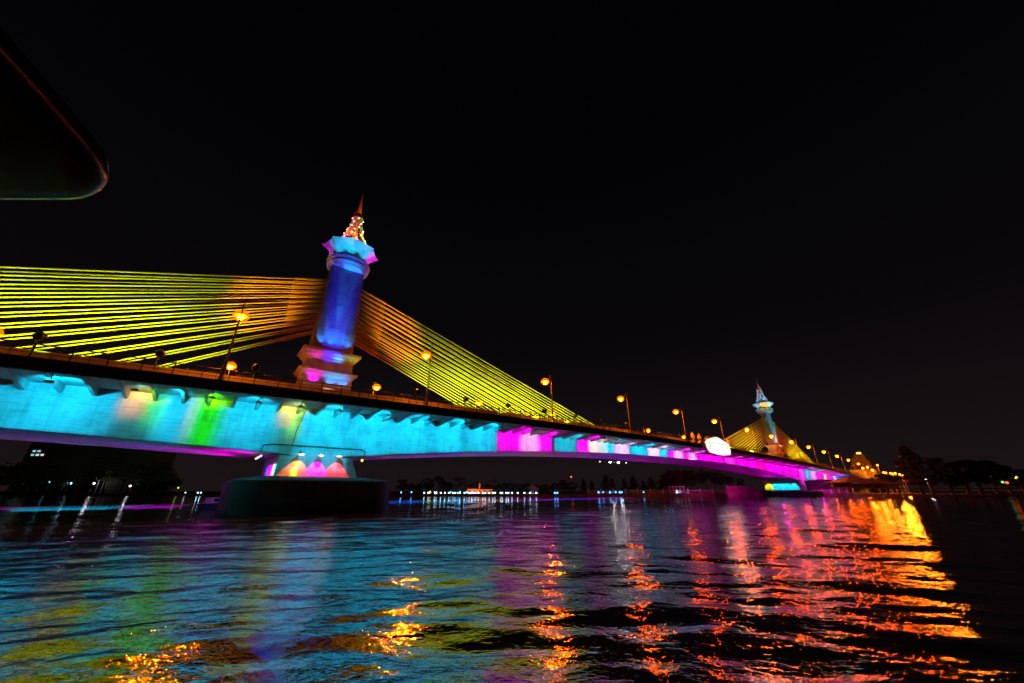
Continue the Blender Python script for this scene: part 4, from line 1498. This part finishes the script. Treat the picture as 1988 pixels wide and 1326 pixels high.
# orange lit temple hall in the middle
dp = shore_depth(930) + 7
a, b = at(907, dp, GZ), at(956, dp, GZ)
wv = b - a; W_ = wv.length
hall = empty('temple_hall', 'small temple hall glowing orange on the far bank among the cool lamps', 'temple', None, a, math.atan2(wv.y, wv.x))
MB().box(0, W_ * .45, 0, 5, 0, 2.2).box(W_ * .52, W_, 0.2, 5, 0, 2.0).build('wall', M['orangewall'], hall)
mb = MB()
mb.hexa([(-.4, -.5, 2.2), (W_ * .45 + .4, -.5, 2.2), (W_ * .45 + .4, 5.5, 2.2), (-.4, 5.5, 2.2), (.4, 2.2, 3.2), (W_ * .45 - .4, 2.2, 3.2), (W_ * .45 - .4, 2.8, 3.2), (.4, 2.8, 3.2)])
mb.hexa([(W_ * .52, -.4, 2.05), (W_ + .4, -.4, 2.05), (W_ + .4, 5.5, 2.05), (W_ * .52, 5.5, 2.05), (W_ * .56, 2.2, 2.9), (W_ - .3, 2.2, 2.9), (W_ - .3, 2.8, 2.9), (W_ * .56, 2.8, 2.9)])
mb.build('roof', M['tile'], hall)
MB().tube((W_ * .48, 1, 0), (W_ * .48, 1, 3.6), .5, .4, 8).lathe([(.6, 3.6), (.4, 4.0), (.1, 4.8)], (W_ * .48, 1, 0), 8).build('gate_tower', M['orangewall'], hall)
for k in range(5):
    xx = W_ * (0.05 + 0.2 * k)
    MB().box(xx, xx + .8, -.06, -.01, .4, 1.5).build('window', M['glassdark'], hall)
for px in (910, 925, 945):
    spot(at(px, dp - 5, GZ + 1.0), at(px + 4, dp, GZ + 1.4), (1.0, .25, .02), 900, 120, .6)
# small white shrine at the right end of the lamps
dp = shore_depth(1035) + 4
sh = empty('shrine', 'small pale shrine with a tiered roof at the right end of the cool lamps', 'shrine', None, at(1034, dp, GZ))
MB().box(-2.2, 2.2, -1.5, 1.5, 0, .4).build('base', M['white'], sh)
for sx in (-1.9, -.65, .65, 1.9):
    MB().tube((sx, -1.2, .4), (sx, -1.2, 2.2), .13, .12, 6).build('column', M['white'], sh)
MB().frus(2.7, 2, 2.2, 1.5, 1.2, 2.8).frus(1.5, 1.2, 2.8, .3, .3, 3.8).tube((0, 0, 3.8), (0, 0, 5.0), .12, .02, 6).build('roof', M['white'], sh)
# white columned kiosk behind balustrade
dp = shore_depth(1315) + 5
ki = empty('kiosk', 'small kiosk with bright white columns behind the balustrade under the main span', 'kiosk', None, at(1301, dp, GZ))
wv = at(1328, dp, GZ) - at(1301, dp, GZ); W_ = wv.length
ki.rotation_euler = (0, 0, math.atan2(wv.y, wv.x))
MB().box(-.4, W_ + .4, -.5, 4, 3.0, 3.35).build('roof', M['white'], ki)
MB().box(0, W_, 3.4, 3.6, 0, 3.0).build('wall', M['tower'], ki)
for k in range(5):
    MB().box(W_ * k / 4 - .22, W_ * k / 4 + .22, 0, .4, 0, 3.0).build('column', M['white'], ki)
spot(at(1312, dp - 4, GZ + .5), at(1314, dp, GZ + 2), (.35, .75, 1.0), 1500, 130, .6)

# ------------------------------------------------------------------ tiered tower (stupa like) on the right
dp = 330
base = at(1693, dp, GZ)
stp = empty('tiered_tower', 'tiered tower glowing orange with a lantern on top at the far end of the bridge', 'tower', None, base)
ztop = zpx(882, dp) - GZ
zb0 = zpx(912, dp) - GZ
hh = ztop - zb0
lv = 9
mb = MB()
for k in range(lv):
    f0 = k / lv
    r0_ = 8.2 - 5.4 * f0
    z0_ = zb0 + hh * f0; z1_ = zb0 + hh * (k + 1) / lv
    mb.frus(r0_, r0_, z0_, r0_ * 0.9, r0_ * 0.9, z1_ - (z1_ - z0_) * .3)
    mb.frus(r0_ * 1.03, r0_ * 1.03, z1_ - (z1_ - z0_) * .3, r0_ * .82, r0_ * .82, z1_)
mb.build('tiers', M['stupa'], stp)
MB().box(-10, 10, -8, 8, 0, zb0).build('base', M['stupa'], stp)
MB().box(-3.2, 3.2, -8.2, -8.02, 0, zb0 * .6).build('doorway', M['glassdark'], stp)
MB().tube((0, 0, ztop), (0, 0, ztop + 1.6), 1.5, 1.7, 8).build('lantern', emat('lantern_glow', (1.0, .55, .12), 2.2), stp)
MB().lathe([(1.8, ztop + 1.6), (1.0, ztop + 2.4), (.1, ztop + 3.6)], n=8).build('lantern_roof', M['stupa'], stp)
cdir = (Vector((CS, -CD, 0)) - base); cdir.z = 0; cdir.normalize()
for sgn in (-12, 2, 14):
    side = Vector((-cdir.y, cdir.x, 0)) * sgn
    spot(base + cdir * 26 + side + Vector((0, 0, 4)), base + Vector((0, 0, zb0 + hh * .35)), (1.0, .24, .01), 26000, 70, .6)

# ------------------------------------------------------------------ right bank pavilion and pier deck
dp = 150
a, b = at(1652, dp, 0), at(1742, dp, 0)
wv = b - a; W_ = wv.length
pav = empty('wooden_pavilion', 'dark riverside pavilion with hipped roof on stilts right of the far end of the bridge', 'pavilion', None, a, math.atan2(wv.y, wv.x))
zf = zpx(946, dp); ze = zpx(936.5, dp); zr = zpx(925.5, dp)
MB().box(-1.5, W_ + 1, -1, 8, zf - .35, zf).build('floor', M['wood'], pav)
mb = MB()
mb.hexa([(-2.4, -2.2, ze), (W_ * .62, -2.2, ze), (W_ * .62, 9, ze), (-2.4, 9, ze), (W_ * .18, 3, zr), (W_ * .42, 3, zr), (W_ * .42, 4, zr), (W_ * .18, 4, zr)])
mb.hexa([(W_ * .6, -1.8, ze - .5), (W_ + 2.0, -1.8, ze - .5), (W_ + 2.0, 8, ze - .5), (W_ * .6, 8, ze - .5), (W_ * .7, 3, zr - 1.2), (W_ * .9, 3, zr - 1.2), (W_ * .9, 4, zr - 1.2), (W_ * .7, 4, zr - 1.2)])
mb.build('roof', M['tile'], pav)
for k in range(9):
    xx = W_ * k / 8
    MB().tube((xx, -.7, -1), (xx, -.7, ze - .2), .15, .15, 6).build('column', M['wood'], pav)
rl = MB()
for h in (.45, .95):
    rl.tube((-1.4, -.8, zf + h), (W_ + .9, -.8, zf + h), .05, .05, 5)
for k in range(40):
    xx = -1.4 + (W_ + 2.3) * k / 39
    rl.tube((xx, -.8, zf), (xx, -.8, zf + .95), .03, .03, 4)
rl.build('rail', M['wood'], pav)
MB().box(-1.2, W_, 6, 6.2, zf, ze - .2).build('wall', M['wood'], pav)
# jetty further right
a, b = at(1744, dp + 3, 0), at(2040, dp + 3, 0)
wv = b - a; W_ = wv.length
jt = empty('jetty', 'long dim jetty on posts along the right bank below the trees', 'jetty', None, a, math.atan2(wv.y, wv.x))
MB().box(0, W_, 0, 6, zf - .5, zf - .15).build('platform', M['wood'], jt)
for k in range(24):
    xx = W_ * k / 23
    MB().tube((xx, 0, -1), (xx, 0, zf + .8), .14, .12, 6).build('post', M['wood'], jt)
rl = MB()
rl.tube((0, 0, zf + .75), (W_, 0, zf + .75), .06, .06, 5)
rl.build('rail', M['wood'], jt)
mb = MB()
mb.hexa([(6, .5, zf + 2.0), (19, .5, zf + 2.0), (19, 6, zf + 2.0), (6, 6, zf + 2.0), (9, 2.6, zf + 3.0), (16, 2.6, zf + 3.0), (16, 3.6, zf + 3.0), (9, 3.6, zf + 3.0)])
mb.build('roof', M['tile'], jt)
for xx in (7, 12, 18):
    MB().tube((xx, 1.2, zf - .2), (xx, 1.2, zf + 2.0), .1, .1, 6).build('column', M['wood'], jt)
spot(at(1700, dp - 14, 5), at(1690, dp, 2.5), (1.0, .16, .04), 700, 110, .6)
spot(at(1800, dp - 14, 5), at(1800, dp, 2.5), (1.0, .25, .15), 160, 130, .6)
# cyan sign strip and small coloured lamps
q0, q1 = at(1936, 190, 0), at(1966, 190, 0)
wv = q1 - q0
ss = empty('sign_strip', 'dim cyan light strip sign at the right end of the right bank', 'sign', None, q0, math.atan2(wv.y, wv.x))
zs = zpx(927, 190)
for k in range(5):
    MB().box(wv.length * k / 5, wv.length * (k + .86) / 5, -.1, .1, zs - .55, zs + .55).build('letter_panel', M['cyan_sign'], ss)
MB().box(-.4, wv.length + .4, .12, .3, zs - .8, zs + .8).build('backing', M['dark'], ss)
for xx in (.4, wv.length - .4):
    MB().tube((xx, .22, GZ - .1), (xx, .22, zs - .8), .12, .12, 6).build('post', M['dark'], ss)
bank_lamp(1955, 936, M['green_lamp'], 'dim green lamp below the cyan strip sign', None, 20, .5)
bank_lamp(1963, 937, M['red_lamp'], 'dim red lamp below the cyan strip sign', None, 20, .5)
bank_lamp(1986, 927, M['yellow_lamp'], 'yellow lamp at the right edge beyond the cyan strip sign', None, 20, .6)

# ------------------------------------------------------------------ small boat beside the pile cap
q = at(424, 54, 0)
bt = empty('motor_boat', 'small white motor boat floating at the left end of the near pile cap', 'boat', None, q, math.atan2(CS - q.x, 1) + 0.3)
bt.rotation_euler = (0, 0, math.radians(-60))
secs = []
for i, (x_, hw, zk) in enumerate(((-2.2, .85, -.15), (-1.0, .95, -.25), (.4, .9, -.25), (1.5, .6, -.1), (2.3, .12, .35))):
    secs.append([(x_, -hw, .55 + .06 * i), (x_, -hw * .75, zk + .15), (x_, 0, zk), (x_, hw * .75, zk + .15), (x_, hw, .55 + .06 * i)])
MB().extrude(secs).build('hull', M['hullblue'], bt, True)
secs = []
for x_, hw, h in ((-2.1, .8, .62), (1.4, .58, .75)):
    secs.append([(x_, -hw, h - .1), (x_, hw, h - .1), (x_, hw, h + .06), (x_, -hw, h + .06)])
MB().extrude(secs).build('deck', M['hull'], bt)
MB().frus(.95, .72, .68, .7, .6, 1.3, -.4, 0).build('cabin', M['hull'], bt)
MB().box(-1.3, .45, -.68, .68, 1.32, 1.4).build('cabin_roof', M['hull'], bt)
MB().box(.42, .5, -.45, .45, .85, 1.2).build('windscreen', M['glassdark'], bt)
spot(at(421, 50, 3.0), at(424, 54, .8), (.5, .7, .9), 40, 60, .5)

# aeroplane far behind the main span
ap = empty('airplane', 'airliner seen head on with two bright landing lights in the sky below the girder', 'airplane')
q0, q1 = at(1171, 800, 0), at(1223.5, 800, 0)
z0_, z1_ = zpx(896.5, 800), zpx(899, 800)
mid = (q0 + q1) / 2
ap.location = (mid.x, mid.y, (z0_ + z1_) / 2)
half = (q1 - q0).length / 2
ap.rotation_euler = (0, math.radians(2.6), math.atan2((q1 - q0).y, (q1 - q0).x))
MB().tube((0, -16, .5), (0, 24, 1.2), 2.4, 1.8, 12).ball((0, -16, .5), 2.4, 12, 8, 1, 1.8, 1).build('fuselage', M['glassdark'], ap, True)
for sg, nm in ((-1, 'wing'), (1, 'wing')):
    MB().hexa([(sg * 2, -4, -.5), (sg * half, 6, .6), (sg * half, 8.5, .6), (sg * 2, 5, -.5), (sg * 2, -4, .4), (sg * half, 6, .9), (sg * half, 8.5, .9), (sg * 2, 5, .4)]).build('wing', M['glassdark'], ap)
MB().hexa([(-.3, 18, 1), (.3, 18, 1), (.3, 25, 1), (-.3, 25, 1), (-.2, 22, 9), (.2, 22, 9), (.2, 26, 9), (-.2, 26, 9)]).build('tail_fin', M['glassdark'], ap)
MB().ball((-8.8, -4.6, .1), 1.1, 8, 6).build('landing_light', M['air_lamp2'], ap, True)
MB().ball((8.8, -4.6, -.1), 1.1, 8, 6).build('landing_light', M['air_lamp'], ap, True)
for sg in (-1, 1):
    MB().ball((sg * half, 6, .8), .9, 6, 4).build('wingtip_light', M['tip_lamp'], ap, True)

# ------------------------------------------------------------------ canopy of the boat the picture is taken from
def rounded_poly(pts, rads, n=10):
    out = []
    m_ = len(pts)
    for i in range(m_):
        p, a, b = Vector(pts[i]), Vector(pts[i - 1]), Vector(pts[(i + 1) % m_])
        r = rads[i]
        if r <= 0:
            out.append(p); continue
        u, v = (a - p).normalized(), (b - p).normalized()
        s, e = p + u * r, p + v * r
        for k in range(n + 1):
            t = k / n
            out.append(s * (1 - t) ** 2 + p * 2 * t * (1 - t) + e * t * t)
    return out


HC = 0.60
plan = [(-4.0, 0.625), (-0.872, 0.640), (-0.735, 0.22), (-0.69, -3.0), (-4.0, -3.0)]
rad = [0, 0.15, 0.2, 0, 0]
outer = rounded_poly(plan, rad)
cen = Vector((-2.2, -1.0))


def inset(pts, d):
    out = []
    m_ = len(pts)
    for i in range(m_):
        a, b = Vector(pts[i - 1]), Vector(pts[(i + 1) % m_])
        t = (b - a).normalized()
        nrm = Vector((-t.y, t.x))
        p = Vector(pts[i])
        if nrm.dot(cen - p) < 0: nrm = -nrm
        out.append(p + nrm * d)
    return out


can = empty('boat_canopy', 'dark canopy corner of the boat overhead with a rounded edge catching coloured glints', 'canopy')
can.location = (CS, -CD, 0)


def ring_at(d, z):
    r_ = []
    for p in inset(outer, d):
        x_, y_ = cam_xy(p.x, p.y)
        r_.append((x_ - CS, y_ + CD, z))
    return r_


z_ = H + HC
MB().extrude([ring_at(0.05, z_), ring_at(0.02, z_ + .002), ring_at(0.006, z_ + .012), ring_at(0, z_ + .03), ring_at(.004, z_ + .05), ring_at(.03, z_ + .06)]).build('roof_panel', M['canopy'], can, True)
inner = rounded_poly([(-4.0, 0.50), (-0.93, 0.50), (-0.80, 0.20), (-0.78, -2.8), (-4.0, -2.8)], [0, 0.12, 0.2, 0, 0])
outer_b, outer = outer, inner
MB().extrude([ring_at(0, z_ - .004), ring_at(.01, z_ - .012)]).build('lining', M['canopy_panel'], can, True)
outer = outer_b

# ------------------------------------------------------------------ haze
HAZE = 0.0
if HAZE > 0:
    hz = MB().box(-900, 1200, -800, 1300, -4, 130)
    o = hz.build('haze', M['soil'])
    o.data.materials.clear()
    m = bpy.data.materials.new('night_haze')
    m.use_nodes = True
    nt = m.node_tree
    nt.nodes.clear()
    out = nt.nodes.new('ShaderNodeOutputMaterial')
    pv_ = nt.nodes.new('ShaderNodeVolumePrincipled')
    pv_.inputs['Color'].default_value = (0.9, 0.9, 0.9, 1)
    pv_.inputs['Density'].default_value = HAZE
    nt.links.new(pv_.outputs[0], out.inputs['Volume'])
    o.data.materials.append(m)
    tag(o, kind='stuff')

sc.cycles.use_denoising = True
sc.cycles.max_bounces = 5
sc.cycles.diffuse_bounces = 2
sc.cycles.glossy_bounces = 3
sc.cycles.volume_bounces = 0
sc.cycles.sample_clamp_indirect = 8
sc.cycles.use_light_tree = True
